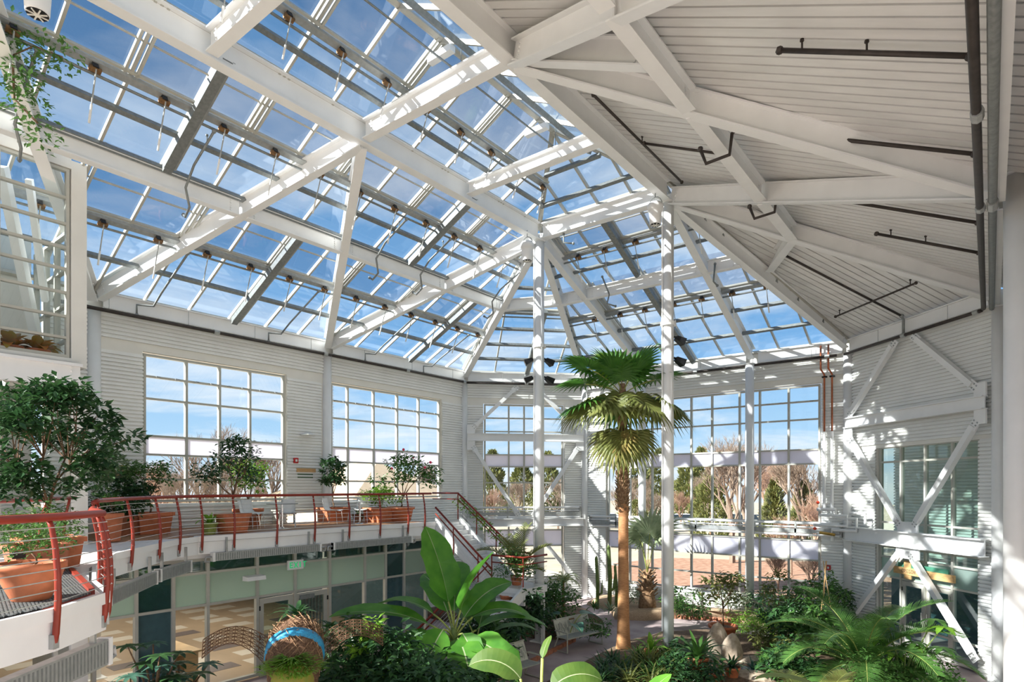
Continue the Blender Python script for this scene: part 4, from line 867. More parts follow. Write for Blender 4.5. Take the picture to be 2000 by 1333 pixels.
def letters(t, s, o, right, up, n, h, m, name='letter'):
    G = {'E': [(0,0,.16,1),(.16,.84,.62,1),(.16,.42,.52,.58),(.16,0,.62,.16)], 'I': [(.2,0,.42,1)], 'T': [(0,.84,.7,1),(.27,0,.43,.84)], 'O': [(0,0,.16,1),(.5,0,.66,1),(.16,.84,.5,1),(.16,0,.5,.16)], 'G': [(0,0,.16,1),(.5,0,.66,.5),(.16,.84,.62,1),(.16,0,.5,.16),(.34,.38,.5,.5)],
         'N': [(0,0,.15,1),(.52,0,.67,1)], 'A': [(0,0,.15,.9),(.5,0,.65,.9),(.1,.84,.55,1),(.15,.4,.5,.54)], 'R': [(0,0,.16,1),(.16,.84,.55,1),(.45,.5,.6,.84),(.16,.42,.55,.56)], 'L': [(0,0,.16,1),(.16,0,.6,.16)], 'S': [(0,0,.6,.16),(.45,.16,.6,.5),(0,.42,.6,.56),(0,.5,.16,.84),(0,.84,.6,1)]}
    dg = {'X': [((0,0),(.66,1)),((0,1),(.66,0))], 'N': [((.08,1),(.58,0))], 'R': [((.25,.45),(.58,0))]}
    o, right, up, n = V(o), V(right), V(up), V(n); x = 0
    for ch in s:
        if ch != ' ':
            b = MB()
            for a0, b0, a1, b1 in G.get(ch, []): b.obox(o+right*(x+(a0+a1)/2)*h+up*(b0+b1)/2*h, right*(a1-a0)/2*h, up*(b1-b0)/2*h, n*.004)
            for p, q in dg.get(ch, []): b.bar(o+right*(x+p[0])*h+up*p[1]*h, o+right*(x+q[0])*h+up*q[1]*h, .008, .16*h, right.cross(n) if False else up)
            part(name, b, m, t)
        x += .85
letters(ex, 'EXIT', (3.505, -10.93, 2.65), (0, 1, 0), UP, (1, 0, 0), .16, M_exit)
em = thing('emergency_light', (3.5, -12.0, 2.45), 'white wedge emergency light on the shopfront left of the exit sign', 'lamp'); part('body', MB().prism([(3.42, -12.25, 2.45), (3.62, -12.2, 2.45), (3.6, -12.2, 2.55), (3.42, -12.25, 2.58)], (0, .5, 0)), M_chair, em)
ws = thing('wooden_sign', tuple(cB+dD*3.1+nD*.1+UP*2.2), 'long wooden plank sign with carved letters over the shopfront doors', 'sign')
q0 = cB+nD*.08; part('plank', MB().obox(q0+dD*3.35+UP*2.28, dD*1.15, nD*.02, UP*.11), M_wood, ws); part('green_board', MB().obox(q0+dD*3.3-nD*.03+UP*2.42, dD*.95, nD*.015, UP*.1), mat('sign_board_green', (.05, .20, .13), .6, var=.1), ws)
part('support', MB().obox(q0+dD*2.75-nD*.02+UP*2.32, dD*.14, nD*.02, UP*.28), M_wood, ws)
letters(ws, 'OREGON TRAIL', q0+dD*2.55+nD*.022+UP*2.23, dD, UP, nD, .11, M_bark)
# ---------------------------------------------------------------- office furniture behind the shopfront
dk_ = thing('office_desk', (1.9, -13.6, GZ), 'pale wood office desk seen through the shopfront', 'desk'); part('top', MB().box((1.0, -13.9, .62), (2.6, -12.9, .67)), M_desk, dk_); part('front_panel', MB().box((1.1, -13.85, GZ), (1.16, -12.95, .62)), M_desk, dk_); part('side_panel', MB().box((1.16, -13.85, GZ), (2.5, -13.8, .62)), M_desk, dk_); part('pedestal', MB().box((1.9, -13.3, GZ), (2.5, -12.95, .62)), M_desk, dk_)
F2b = F2; F2 = GZ+.012; chair(2.75, -14.0, 2.6, 'pale grey office chair at the desk behind the shopfront'); F2 = F2b
lo = thing('added_ceiling_lamp', (1.0, -12, 3.05), 'flat ceiling lamp panel added with the office fill lights behind the shopfront panes', 'lamp'); part('panel', MB().box((.5, -13, 3.06), (1.5, -11, 3.11)), M_chair, lo)
for x_, y in ((1.0, -15), (1.0, -12), (1.0, -9), (-4, -14), (-4, -10), (-8.5, -12)):
    ld = bpy.data.lights.new('office_fill', 'AREA'); ld.energy = 24; ld.size = 1.0; ld.size_y = 2; ld.shape = 'RECTANGLE'; ld.color = (1, .93, .82); lo_ = bpy.data.objects.new('office_fill', ld); lo_.location = (x_, y, 3.04); COL.objects.link(lo_)  # unseen fill lights added to brighten the dark office interior

# ============================================================ planting
def frame3(d):
    d = V(d).normalized(); s_ = d.cross(UP)
    if s_.length < 1e-3: s_ = V((1, 0, 0))
    s_.normalize(); return d, s_, s_.cross(d)
SH = {'lance': lambda t: max(.04, math.sin(math.pi*min(1, t*.93+.05))**.8), 'paddle': lambda t: max(.03, min(1, t*5)**.7*min(1, (1-t)*3.2)**.6), 'strap': lambda t: max(.03, (1-t**3)*(.7+.3*t)), 'heart': lambda t: max(.03, min(1, .55+t*2.2)*(1-t)**.75*1.25)}
def blade(mb, p, az, ln, wd, el, droop, shape='lance', n=7, fold=.18, roll=0, tear=0, rnd=R):
    """a leaf blade: starts at p, heads az, climbs at el and bends down by droop"""
    p = V(p); h = V((math.cos(az), math.sin(az), 0)); s0 = V((-math.sin(az), math.cos(az), 0)); k = len(mb.v); f = SH[shape]
    for i in range(n+1):
        t = i/n; a = el-droop*t; d = h*math.cos(a)+UP*math.sin(a); u = -h*math.sin(a)+UP*math.cos(a)
        w = wd/2*f(t); s_ = s0*math.cos(roll)+u*math.sin(roll); u2 = u*math.cos(roll)-s0*math.sin(roll); tr = 1-(tear*rnd.random() if 0 < i < n else 0)
        mb.v += [p-s_*w*tr+u2*w*fold, p.copy(), p+s_*w*(1-(tear*rnd.random() if 0 < i < n else 0))+u2*w*fold]
        p = p+d*(ln/n)
    for i in range(n):
        a = k+i*3; mb.f += [(a, a+1, a+4, a+3), (a+1, a+2, a+5, a+4)]
    return p
def petiole(mb, p, az, ln, el, droop, r=.012, n=4):
    p = V(p); pts = [p.copy()]; h = V((math.cos(az), math.sin(az), 0))
    for i in range(n):
        a = el-droop*i/n; p = p+(h*math.cos(a)+UP*math.sin(a))*ln/n; pts.append(p.copy())
    mb.path(pts, r, 5); return p
def leaflets(mb, c, r, n, size, rnd, squash=1, flat=.5):
    for _ in range(n):
        while True:
            q = V((rnd.uniform(-1, 1), rnd.uniform(-1, 1), rnd.uniform(-1, 1)))
            if q.length < 1: break
        q = q*(.35+.65*rnd.random()) if q.length < .5 else q
        p = V(c)+V((q.x*r, q.y*r, q.z*r*squash)); az = math.atan2(q.y, q.x)+rnd.uniform(-1.2, 1.2); el = rnd.uniform(-.7, .9)*flat*2-.1
        d = V((math.cos(az)*math.cos(el), math.sin(az)*math.cos(el), math.sin(el))); s_ = d.cross(V((rnd.uniform(-.5, .5), rnd.uniform(-.5, .5), 1))).normalized(); u = s_.cross(d); L_ = size*rnd.uniform(.7, 1.25); w = L_*.24
        k = len(mb.v); mb.v += [p, p+d*L_*.45+s_*w+u*w*.25, p+d*L_-u*L_*.1, p+d*L_*.45-s_*w+u*w*.25]; mb.f += [(k, k+1, k+2), (k, k+2, k+3)]
def branchy(t, base, clusters, r0, m=M_bark, rnd=R, name='branch', fork=None, nl=4):
    base = V(base); fk = V(fork) if fork else base
    if fork: part('trunk', MB().path([base, base.lerp(fk, .35)+V((rnd.uniform(-.05, .05), rnd.uniform(-.05, .05), 0)), base.lerp(fk, .7)+V((rnd.uniform(-.06, .06), rnd.uniform(-.06, .06), 0)), fk], [r0, r0*.9, r0*.82, r0*.72], 8), m, t, smooth=True)
    cl = sorted((V(c) for c in clusters), key=lambda c: math.atan2(c.y-fk.y, c.x-fk.x)); g = max(1, math.ceil(len(cl)/nl))
    for i in range(0, len(cl), g):
        grp = cl[i:i+g]; c0 = sum(grp, V())/len(grp); e_ = fk.lerp(c0, .6)+V((rnd.uniform(-.1, .1), rnd.uniform(-.1, .1), rnd.uniform(-.05, .1))); md = fk.lerp(e_, .5)+V((rnd.uniform(-.06, .06), rnd.uniform(-.06, .06), .03))
        part(name, MB().path([fk, md, e_], [r0*.62, r0*.5, r0*.4], 6), m, t, smooth=True)
        for c in grp: part('twig', MB().path([e_, e_.lerp(c, .5)+V((rnd.uniform(-.08, .08), rnd.uniform(-.08, .08), rnd.uniform(-.04, .06))), c], [r0*.34, r0*.24, r0*.12], 5), m, t)
def foliage(t, clusters, r, n, size, m, rnd=R, squash=.8, name='foliage', flat=.5):
    mb = MB()
    for c in clusters: leaflets(mb, c, r, n, size, rnd, squash, flat)
    return part(name, mb, m, t, stuff=True)
def ring_clusters(c, rx, rz, n, rnd, low=-.3):
    out = []
    for i in range(n):
        z = rnd.uniform(low, 1); a = i*2.4+rnd.uniform(-.4, .4); k = math.sqrt(max(.05, 1-z*z))*rnd.uniform(.55, 1); out.append((c[0]+rx*k*math.cos(a), c[1]+rx*k*math.sin(a), c[2]+rz*z))
    return out
def pot_tree(lb, x, y, z, potr, poth, style, pm, forkz, cz, rx, rz, ncl, nlf, size, lm, tr=.03, seed=1, flower=0, low=-.3, cat='potted tree', dx=0, dy=0, name='potted_tree', crad=None):
    rn = random.Random(seed); t = thing(name, (x, y, z), lb, cat)
    pot_parts(t, x, y, z, potr, poth, pm, style)
    cl = ring_clusters((x+dx, y+dy, z+cz), rx, rz, ncl, rn, low)
    branchy(t, (x, y, z+poth*.85), cl, tr, rnd=rn, fork=(x+dx*.3, y+dy*.3, z+forkz)); foliage(t, cl, crad or rx*.42, nlf, size, M_lf[lm], rn)
    if flower:
        for c in cl[:flower]: part('flower', MB().ball(V(c)+V((0, 0, crad or rx*.3)), .05, 6, 4), M_flower, t)
    return t
def shrub(lb, x, y, z, rx, h, ncl, nlf, size, lm, seed=1, name='shrub', cat='shrub', squash=.8, stems=True, crad=None):
    rn = random.Random(seed); t = thing(name, (x, y, z), lb, cat); cl = ring_clusters((x, y, z+h*.55), rx, h*.45, ncl, rn, -.8)
    if stems: branchy(t, (x, y, z), cl[:6], .025, rnd=rn, name='stem')
    foliage(t, cl, crad or rx*.5, nlf, size, M_lf[lm], rn, squash); return t
def rosette(lb, x, y, z, n, ln, wd, lm, seed=1, shape='strap', el=(.4, 1.4), droop=(.8, 1.9), name='strap_plant', cat='plant', pot=None, fold=.25, mid=None, segs_=6):
    rn = random.Random(seed); t = thing(name, (x, y, z), lb, cat); zz = z
    if pot: pot_parts(t, x, y, z, pot[0], pot[1], pot[2], pot[3]); zz = z+pot[1]*.88
    for i in range(n):
        az = i*2.39996+rn.uniform(-.25, .25); f = i/max(1, n-1); mb = MB(); e_ = el[1]+(el[0]-el[1])*f+rn.uniform(-.1, .1)
        blade(mb, (x+.03*math.cos(az), y+.03*math.sin(az), zz), az, ln*rn.uniform(.8, 1.1)*(.75+.25*f), wd, e_, droop[0]+(droop[1]-droop[0])*f, shape, segs_, fold, rnd=rn); part('leaf', mb, M_lf[lm], t, smooth=True)
    return t
def big_leaf_plant(lb, x, y, z, leaves, lm, name, cat='plant', stem=None, shape='paddle', tear=0, fold=.2, rp=.016, midrib=True, seed=3, pm=None, pot=None):
    """leaves: (az, petiole length, petiole el, petiole droop, blade length, width, el, droop, roll, start height)"""
    rn = random.Random(seed); t = thing(name, (x, y, z), lb, cat)
    if pot: pot_parts(t, x, y, z, *pot)
    if stem: part('pseudostem', MB().path([(x, y, z), (x+.02, y, z+stem[1]*.5), (x, y+.03, z+stem[1])], [stem[0], stem[0]*.85, stem[0]*.6], 10), M_stem, t, smooth=True)
    for az, pl, pe, pd, bl, bw, be, bd, ro, sh in leaves:
        ro = -ro
        pb = MB(); e_ = petiole(pb, (x, y, z+sh), az, pl, pe, pd, rp); lb_ = MB(); blade(lb_, e_, az, bl, bw, be, bd, shape, 12, fold, ro, tear, rn)
        lf = part('leaf', lb_, pm or M_lf[lm], t, smooth=False); part('petiole', pb, M_petiole, lf, smooth=True)
        if midrib:
            rb = MB(); blade(rb, e_+V((0, 0, .004)), az, bl, bw*.05, be, bd, 'strap', 12, 0, ro); part('midrib', rb, M_lf['pale'], lf)
    return t
def feather_palm(lb, x, y, z, fr, lm, seed=1, name='feather_palm', ll=.4, lw=.03, nl=34, cat='palm', trunk=None, pot=None, vee=.5):
    """fr: (az, length, el, droop)"""
    rn = random.Random(seed); t = thing(name, (x, y, z), lb, cat); zz = z
    if pot: pot_parts(t, x, y, z, *pot); zz = z+pot[1]*.86
    if trunk: part('trunk', MB().lathe((x, y, z), [(trunk[0]*1.1, 0), (trunk[0], trunk[1]*.3), (trunk[0]*.9, trunk[1]*.7), (trunk[0]*.7, trunk[1])], 12), M_boot, t); zz = z+trunk[1]
    for az, ln, el, dr in fr:
        h = V((math.cos(az), math.sin(az), 0)); s0 = V((-math.sin(az), math.cos(az), 0)); p = V((x, y, zz)); pts = [p.copy()]; n = 16; mb = MB()
        for i in range(n):
            u_ = i/n; a = el-dr*u_**1.3; d = h*math.cos(a)+UP*math.sin(a); p = p+d*ln/n; pts.append(p.copy())
        rc = part('frond', MB(), M_lf[lm], t) if False else None
        for j in range(nl):
            u_ = .16+.84*j/nl; q = u_*n; i = min(int(q), n-1); pp = pts[i].lerp(pts[i+1], q-i); d = (pts[i+1]-pts[i]).normalized(); up = s0.cross(d)*-1
            if up.z < 0: up = -up
            L_ = ll*(math.sin(math.pi*(.12+.8*u_))**.7)*rn.uniform(.9, 1.1)
            for sg in (-1, 1):
                v = (d*(.55+.35*u_)+s0*sg*.9+up*vee).normalized(); w = lw/2; k = len(mb.v); m2 = pp+v*L_*.55; e_ = pp+v*L_-UP*L_*.22
                mb.v += [pp-d*w, pp+d*w, m2+d*w*.8-UP*L_*.03, m2-d*w*.8-UP*L_*.03, e_]; mb.f += [(k, k+1, k+2, k+3), (k+3, k+2, k+4)]
        lf = part('frond', mb, M_lf[lm], t); part('rachis', MB().path(pts, [.02*(1-.85*i/n) for i in range(n+1)], 5), M_petiole, lf, smooth=True)
    return t
def fan_leaf(p, az, el, rad, lm, t, rn, n=26, spread=4.6, droop=.5, pl=.5, pel=.6, pdr=.5, m2=None, cup=.25):
    pb = MB(); c = petiole(pb, p, az, pl, pel, pdr, .018); mb = MB(); h = V((math.cos(az), math.sin(az), 0)); s0 = V((-math.sin(az), math.cos(az), 0))
    d = (h*math.cos(el)+UP*math.sin(el)); u = (-h*math.sin(el)+UP*math.cos(el))
    for i in range(n):
        a = (i/(n-1)-.5)*spread; v = d*math.cos(a)+s0*math.sin(a); sv = -d*math.sin(a)+s0*math.cos(a); L_ = rad*(.72+.28*math.cos(a*.55))*rn.uniform(.94, 1.05); w = rad*.5*spread/n*.62
        k = len(mb.v); z1 = u*cup*rad*.22; z2 = -UP*droop*L_*.28
        q1 = c+v*L_*.55+z1; q2 = c+v*L_+z1*.6+z2
        mb.v += [c+v*.02, q1-sv*w, q1+u*w*.5, q1+sv*w, c+v*L_*.8+z1*.9+z2*.35-sv*w*.45, c+v*L_*.8+z1*.9+z2*.35+sv*w*.45, q2]
        mb.f += [(k, k+2, k+1), (k, k+3, k+2), (k+1, k+2, k+4), (k+2, k+5, k+4), (k+2, k+3, k+5), (k+4, k+5, k+6)]
    lf = part('frond', mb, m2 or M_lf[lm], t); part('petiole', pb, M_petiole, lf, smooth=True)
# ---------------------------------------------------------------- beds
def bed(lb, pts, h, m):
    n = len(pts); cx = sum(p[0] for p in pts)/n; cy = sum(p[1] for p in pts)/n; mb = MB(); fine = []
    for i in range(n):
        for k in range(4): fine.append((pts[i][0]+(pts[(i+1) % n][0]-pts[i][0])*k/4, pts[i][1]+(pts[(i+1) % n][1]-pts[i][1])*k/4))
    vs = []; N_ = len(fine); rings = ((1, -.02), (.985, .35), (.93, .7), (.8, .88), (.55, 1), (.25, 1.02))
    for s_, zz in rings: vs += [(cx+(x-cx)*s_, cy+(y-cy)*s_, GZ+h*zz+(R.uniform(-.03, .03) if zz > .4 else 0)) for x, y in fine]
    vs.append((cx, cy, GZ+h)); fs = []
    for r_ in range(len(rings)-1):
        for i in range(N_): fs.append((r_*N_+i, r_*N_+(i+1) % N_, (r_+1)*N_+(i+1) % N_, (r_+1)*N_+i))
    k = (len(rings)-1)*N_; fs += [(k+i, k+(i+1) % N_, len(vs)-1) for i in range(N_)]
    return solo('planting_bed', mb.add(vs, fs), m, lb, 'planting bed', smooth=True)
bed('central planting bed of dark soil round the tall fan palm', [(9.95, -9), (9.75, -6.5), (9.6, -4.7), (9.55, -3), (9.9, -1.0), (11, .5), (13.5, .9), (15.8, .0), (16.4, -2.5), (16.9, -6), (17.0, -11), (14, -13), (11, -12)], .34, M_soil)
bed('dark soil bed behind the right hand garden bench', [(7.75, -3.2), (7.75, -2.0), (7.3, -.2), (6.0, 1.0), (4.0, 1.4), (1.6, .0), (.6, -1.5), (.7, -3.6), (4, -3.9), (7.0, -3.75)], .3, M_soil)
bed('dark soil bed in front of the shopfront under the banana', [(8.9, -10.2), (8.2, -9.0), (8.0, -6.4), (7.8, -5.6), (7.6, -8.9), (6.0, -9.3), (4.6, -9.7), (4.5, -16), (9.5, -16.2), (9.6, -12.5)], .3, M_soil)
gb_ = bed('gravel bed along the rear wall with cacti and the small fan palm', [(4.7, 3.8), (5.0, 2.4), (6.4, 1.9), (7.4, .5), (8.4, 1.0), (9.4, 2.4), (11, 2.9), (14.1, 2.6), (14.5, 3.5), (13.5, 3.85), (9, 3.85)], .38, M_gravel)
for i in range(26):
    u_ = i/25; x = 8.9+u_*5.0; y = 2.05+.85*min(1, u_*2.2)-.4*max(0, u_-.6)
    if i == 0: br0 = part('edging_brick', MB().obox((x, y, GZ+.07), (.09, .01, 0), (-.005, .045, 0), (0, 0, .07)), M_brick, gb_)
    else: part('edging_brick', MB().obox((x, y, GZ+.07), (.085, R.uniform(-.02, .02), 0), (R.uniform(-.01, .01), .045, 0), (0, R.uniform(-.01, .01), .07)), M_brick, gb_)
for i in range(22):
    u_ = i/21; a = V((8.75, -10.4, 0)).lerp(V((7.85, -3.4, 0)), u_); part('edging_brick', MB().obox((a.x+.12, a.y, GZ+.06), (.045, .005, 0), (-.01, .13, 0), (0, R.uniform(-.01, .01), .06)), M_brick, gb_)
# ---------------------------------------------------------------- tall fan palm
rn = random.Random(5)
px_, py_ = 10.14, -4.02
pt_ = thing('fan_palm', (px_, py_, GZ), 'tallest fan palm with an orange lower trunk and a bent brown skirt', 'palm')
prof = [(.27, 0), (.235, .25), (.20, .6), (.175, 1.2), (.165, 2.0), (.155, 3.0), (.15, 3.9), (.148, 4.6)]
part('trunk', MB().lathe((px_, py_, GZ), [(r, z) for r, z in prof], 20), M_bark2, pt_, smooth=True)
part('upper_trunk', MB().lathe((px_-.03, py_, GZ), [(.152, 4.5), (.165, 5.1), (.17, 6.0), (.15, 6.8), (.12, 7.8), (.08, 8.2)], 16), M_boot, pt_, smooth=True)
for i in range(150):
    z = 4.35+2.3*i/150; a = i*2.4; r = .15; c = V((px_-.03+r*math.cos(a), py_+r*math.sin(a), GZ+z)); d = V((math.cos(a)*.75, math.sin(a)*.75, .75)).normalized(); s_ = V((-math.sin(a), math.cos(a), 0)); n_ = d.cross(s_)
    part('leaf_boot', MB().add([c-s_*.05, c+s_*.05, c+d*.10+s_*.03, c+d*.10-s_*.03, c-s_*.04-n_*.03, c+s_*.04-n_*.03, c+d*.10+s_*.02-n_*.02, c+d*.10-s_*.02-n_*.02], [(0, 1, 2, 3), (7, 6, 5, 4), (0, 3, 7, 4), (1, 5, 6, 2), (3, 2, 6, 7), (0, 4, 5, 1)]), M_boot, pt_)
IR = .6614                                   # azimuth of the picture's right hand direction
top = V((px_-.03, py_, GZ+7.98))
for az, el, rad, pl, pel, lm in [(IR+.5, .95, .95, .75, 1.2, 'fan'), (IR+2.4, 1.0, .8, .7, 1.25, 'bright'), (IR+3.5, .35, .85, 1.05, .75, 'fan'), (IR-1.0, .7, .85, .5, 1.1, 'fan'), (IR+1.6, 1.1, .85, .6, 1.35, 'fan'), (IR-2.2, .75, .8, .6, 1.0, 'fan'), (IR-.25, .2, .8, .8, .6, 'fan'), (IR+3.0, -.1, .9, .9, .5, 'fan'), (IR+2.6, .2, .8, .8, .6, 'bright')]:
    fan_leaf(top-UP*.12, az, el, rad*1.28, lm, pt_, rn, pl=pl*1.3, pel=pel, droop=.35)
for az, el, rad, pl, lm in [(IR+3.15, -.35, .95, .85, 'fan'), (IR+2.7, -.6, .9, .9, 'olive'), (IR+.15, -.4, .95, .9, 'fan'), (IR-.3, -.65, .9, 1.0, 'olive'), (IR-.9, -.75, .9, .7, 'olive'), (IR-2.1, -.75, .85, .7, 'olive'), (IR+.5, -.55, 1.0, .95, 'olive'), (IR+3.6, -.75, .85, .7, 'olive'), (IR+1.5, -.5, .9, .8, 'fan'), (IR-1.5, -.95, .85, .55, 'olive')]:
    fan_leaf(top-UP*.35, az, el, rad*1.25, lm, pt_, rn, pl=pl*1.3, pel=.25, pdr=.9, droop=.8)
for az, el, rad, pl, lm in [(IR-1.3, -1.15, 1.0, .5, 'olive'), (IR-2.3, -1.2, .95, .55, 'dry'), (IR-.5, -1.2, .95, .5, 'olive'), (IR+2.8, -1.3, .8, .4, 'dry'), (IR-1.8, -1.3, 1.05, .6, 'olive')]:
    fan_leaf(top-UP*1.05, az, el, rad*1.15, lm, pt_, rn, pl=pl, pel=-.1, pdr=1.2, droop=.9, spread=3.4)
# ---------------------------------------------------------------- small fan palm by the rear wall
fx, fy = 8.14, 1.8; f2 = thing('small_fan_palm', (fx, fy, .1), 'short fan palm with a shaggy foot in the gravel by the rear window', 'palm')
part('trunk', MB().lathe((fx, fy, .05), [(.36, 0), (.33, .35), (.26, .7), (.2, 1.1), (.14, 1.5)], 14), M_boot, f2, smooth=True)
for i in range(40):
    z = .55+.95*i/40; a = i*2.4; r = .3-.16*z/1.5; c = V((fx+r*math.cos(a), fy+r*math.sin(a), .05+z)); d = V((math.cos(a)*.8, math.sin(a)*.8, .7)).normalized(); s_ = V((-math.sin(a), math.cos(a), 0))
    part('leaf_boot', MB().bar(c, c+d*.26, .09, .03, d.cross(s_)), M_boot, f2)
for az, el, rad, pl, pel, lm in [(IR-1.3, .9, 1.5, 1.6, 1.5, 'grey'), (IR+3.0, .9, 1.0, 1.6, 1.4, 'grey'), (IR+.3, .8, 1.0, 1.5, 1.35, 'grey'), (IR+2.2, 1.0, .9, 1.3, 1.4, 'grey')]: fan_leaf((fx, fy, 1.5), az, el, rad, lm, f2, rn, pl=pl, pel=pel, pdr=.15, droop=.15)
# ---------------------------------------------------------------- banana
bx, by = 8.87, -10.05
big_leaf_plant('big banana plant with glowing torn leaves left of the benches', bx, by, .0, [
 (IR+2.6, 0.57, 1.35, .1, 1.89, 0.87, 1.35, .35, .5, 1.65), (IR-.4, 0.63, 1.3, .1, 1.65, 0.95, 1.25, .5, -.2, 1.43), (IR+.6, 0.57, 1.1, .2, 1.59, 0.77, .9, .9, -.4, 1.32), (IR+.1, 0.69, .8, .3, 1.83, 0.70, .55, 1.2, 0, 1.10),
 (IR+3.3, 0.69, .7, .3, 2.32, 0.70, .45, .75, .2, 1.32), (IR+2.9, 0.69, .9, .4, 1.77, 0.63, .6, 1.3, 0, 1.43), (IR-2.2, 0.46, .8, .5, 1.71, 0.87, -.1, 1.3, .5, 1.21), (IR-1.2, 0.52, .9, .5, 1.46, 0.84, -.2, 1.2, -.2, 1.10), (IR-.7, 0.63, .8, .5, 1.71, 0.77, .2, 1.4, -.5, 0.99), (IR+3.5, 0.57, .5, .4, 1.59, 0.70, .0, 1.2, .3, 0.88), (IR-1.6, 0.46, .6, .6, 1.34, 0.70, -.6, .9, 0, 0.77), (IR+1.6, 0.57, 1.2, .2, 1.59, 0.84, 1.0, .6, .2, 1.43), (IR-2.0, .6, 1.0, .9, 1.5, .7, -.5, .9, .6, 1.3), (IR-1.0, .6, 1.0, .9, 1.4, .65, -.5, .9, -.5, 1.2), (IR+.3, .7, 1.0, .4, 1.7, .6, .45, 1.3, -.3, 1.3), (IR+2.2, .6, 1.2, .3, 1.5, .65, .9, .8, .4, 1.4), (IR-2.8, .6, .9, .6, 1.4, .6, .0, 1.1, .4, 1.1)], 'banana', 'banana_plant', stem=(.11, 1.6), tear=.16, rp=.024)
bx, by = 8.76, -9.12
big_leaf_plant('second banana plant with drooping dark leaves', bx, by, .0, [(IR+.2, .6, .9, .4, 1.3, .45, .4, 1.1, 0, .9), (IR-.8, .5, .9, .5, 1.2, .45, .0, 1.2, .2, .8), (IR-2.4, .5, .9, .5, 1.2, .5, -.1, 1.2, 0, .9), (IR+2.4, .5, 1.2, .3, 1.2, .5, .9, 1.0, 0, 1.0), (IR+1.2, .5, 1.2, .2, 1.1, .5, 1.0, .8, 0, 1.0)], 'mid', 'banana_plant', stem=(.09, 1.1), tear=.14, rp=.02)
# ---------------------------------------------------------------- stair landing plants
kx, ky = 6.75, -4.85
feather_palm('feather palm with long arching fronds at the stair landing', kx, ky, z1, [(IR+3.0, 1.7, 1.2, 1.6), (IR+2.4, 1.5, 1.35, .9), (IR+.9, 1.8, 1.4, .5), (IR-.2, 1.6, 1.15, 1.0), (IR+1.7, 1.5, 1.3, .6), (IR-1.5, 1.2, .9, 1.3), (IR+.3, 1.0, .7, 1.4)], 'olive', 4, ll=.55, lw=.045, nl=26, pot=(.2, .3, M_terra, 'round'))
lx, ly = 6.99, -5.3; shrub('bushy trailing plant hiding its terracotta pot on the stair landing', 6.95, -5.2, z1+.2, .62, .9, 12, 90, .10, 'mid', 8, name='trailing_plant', cat='plant'); tq = thing('flower_pot', (6.95, -5.62, 1.25), 'terracotta pot hung on the white landing face', 'pot'); pot_parts(tq, 6.98, -5.66, 1.22, .2, .34, M_terra, 'round')
cv = thing('climbing_plant', (5.2, -4.1, 2.6), 'leafy climber trained along the red stair railing', 'climber'); part('vine', MB().path([(3.6, -4.1, 4.5), (4.4, -4.08, 3.9), (5.3, -4.1, 3.25), (6.3, -4.1, 2.5)], .02, 5), M_stem, cv)
foliage(cv, [(3.5+i*.24, -4.1+R.uniform(-.05, .05), 4.45-i*.165) for i in range(12)], .22, 26, .14, M_lf['bright'])
# ---------------------------------------------------------------- shrubs behind and around the benches
shrub('dark glossy shrub left of the garden bench', 7.23, -5.24, 0.0, 0.7, 1.7, 12, 70, 0.2, 'dark', 40, name='shrub', cat='shrub')
shrub('dark shrub with round leaves beside the spotlight column', 7.13, -3.17, 0.0, 0.75, 1.5, 12, 80, 0.16, 'mid', 41, name='shrub', cat='shrub')
shrub('low dark shrub under the stair landing', 6.8, -4.05, 0.0, 0.8, 1.2, 10, 80, 0.17, 'dark', 42, name='shrub', cat='shrub')
shrub('leafy shrub between the banana and the stairs', 7.91, -7.5, 0.0, 0.8, 1.7, 12, 70, 0.22, 'dark', 43, name='shrub', cat='shrub')
shrub('bamboo like shrub behind the banana leaves', 7.76, -7.87, 0.0, 0.7, 1.35, 12, 70, 0.24, 'mid', 44, name='shrub', cat='shrub')
shrub('low clipped green shrub at the far end of the bench', 8.52, -2.98, 0.0, 0.5, 0.5, 8, 110, 0.1, 'mid', 45, name='shrub', cat='shrub')
shrub('tall dark shrub right of the wicker figure', 8.25, -12.44, 0.0, 0.75, 2.0, 14, 70, 0.22, 'dark', 46, name='shrub', cat='shrub')
shrub('dark shrub before the bookroom pane', 7.92, -11.55, 0.0, 0.75, 1.8, 12, 70, 0.22, 'dark', 47, name='shrub', cat='shrub')
shrub('mixed shrub with yellow green tips near the door', 6.98, -11.78, 0.0, 0.5, 2.0, 9, 50, 0.2, 'mid', 48, name='shrub', cat='shrub')
shrub('low dark shrub below the banana', 8.96, -11.51, 0.0, 0.85, 1.3, 12, 70, 0.24, 'dark', 49, name='shrub', cat='shrub')
shrub('dark shrub at the bottom under the banana', 10.53, -12.31, 0.0, 0.9, 1.3, 12, 70, 0.24, 'dark', 50, name='shrub', cat='shrub')
shrub('shrub with narrow leaves at the bottom under the banana stems', 10.74, -11.38, 0.0, 0.8, 1.1, 12, 70, 0.22, 'dark', 51, name='shrub', cat='shrub')
shrub('small tree with orange buds before the rear window', 13.08, 1.59, 0.1, 0.5, 1.9, 10, 50, 0.13, 'olive', 52, name='small_tree', cat='small tree')
shrub('bushy small tree left of the right frame column', 14.43, 1.63, 0.1, 0.7, 1.8, 12, 70, 0.18, 'mid', 53, name='small_tree', cat='small tree')
shrub('yellow green ground cover behind the brick edging', 12.4, 0.56, 0.05, 0.9, 0.42, 12, 160, 0.08, 'bright', 54, name='ground_cover', cat='ground cover')
shrub('yellow green ground cover right of the brick edging', 13.45, 0.48, 0.05, 0.8, 0.45, 12, 150, 0.08, 'bright', 55, name='ground_cover', cat='ground cover')
shrub('airy shrub at the rear wall left of the potted tree', 10.22, 1.14, 0.1, 0.6, 0.9, 9, 50, 0.15, 'mid', 56, name='shrub', cat='shrub')
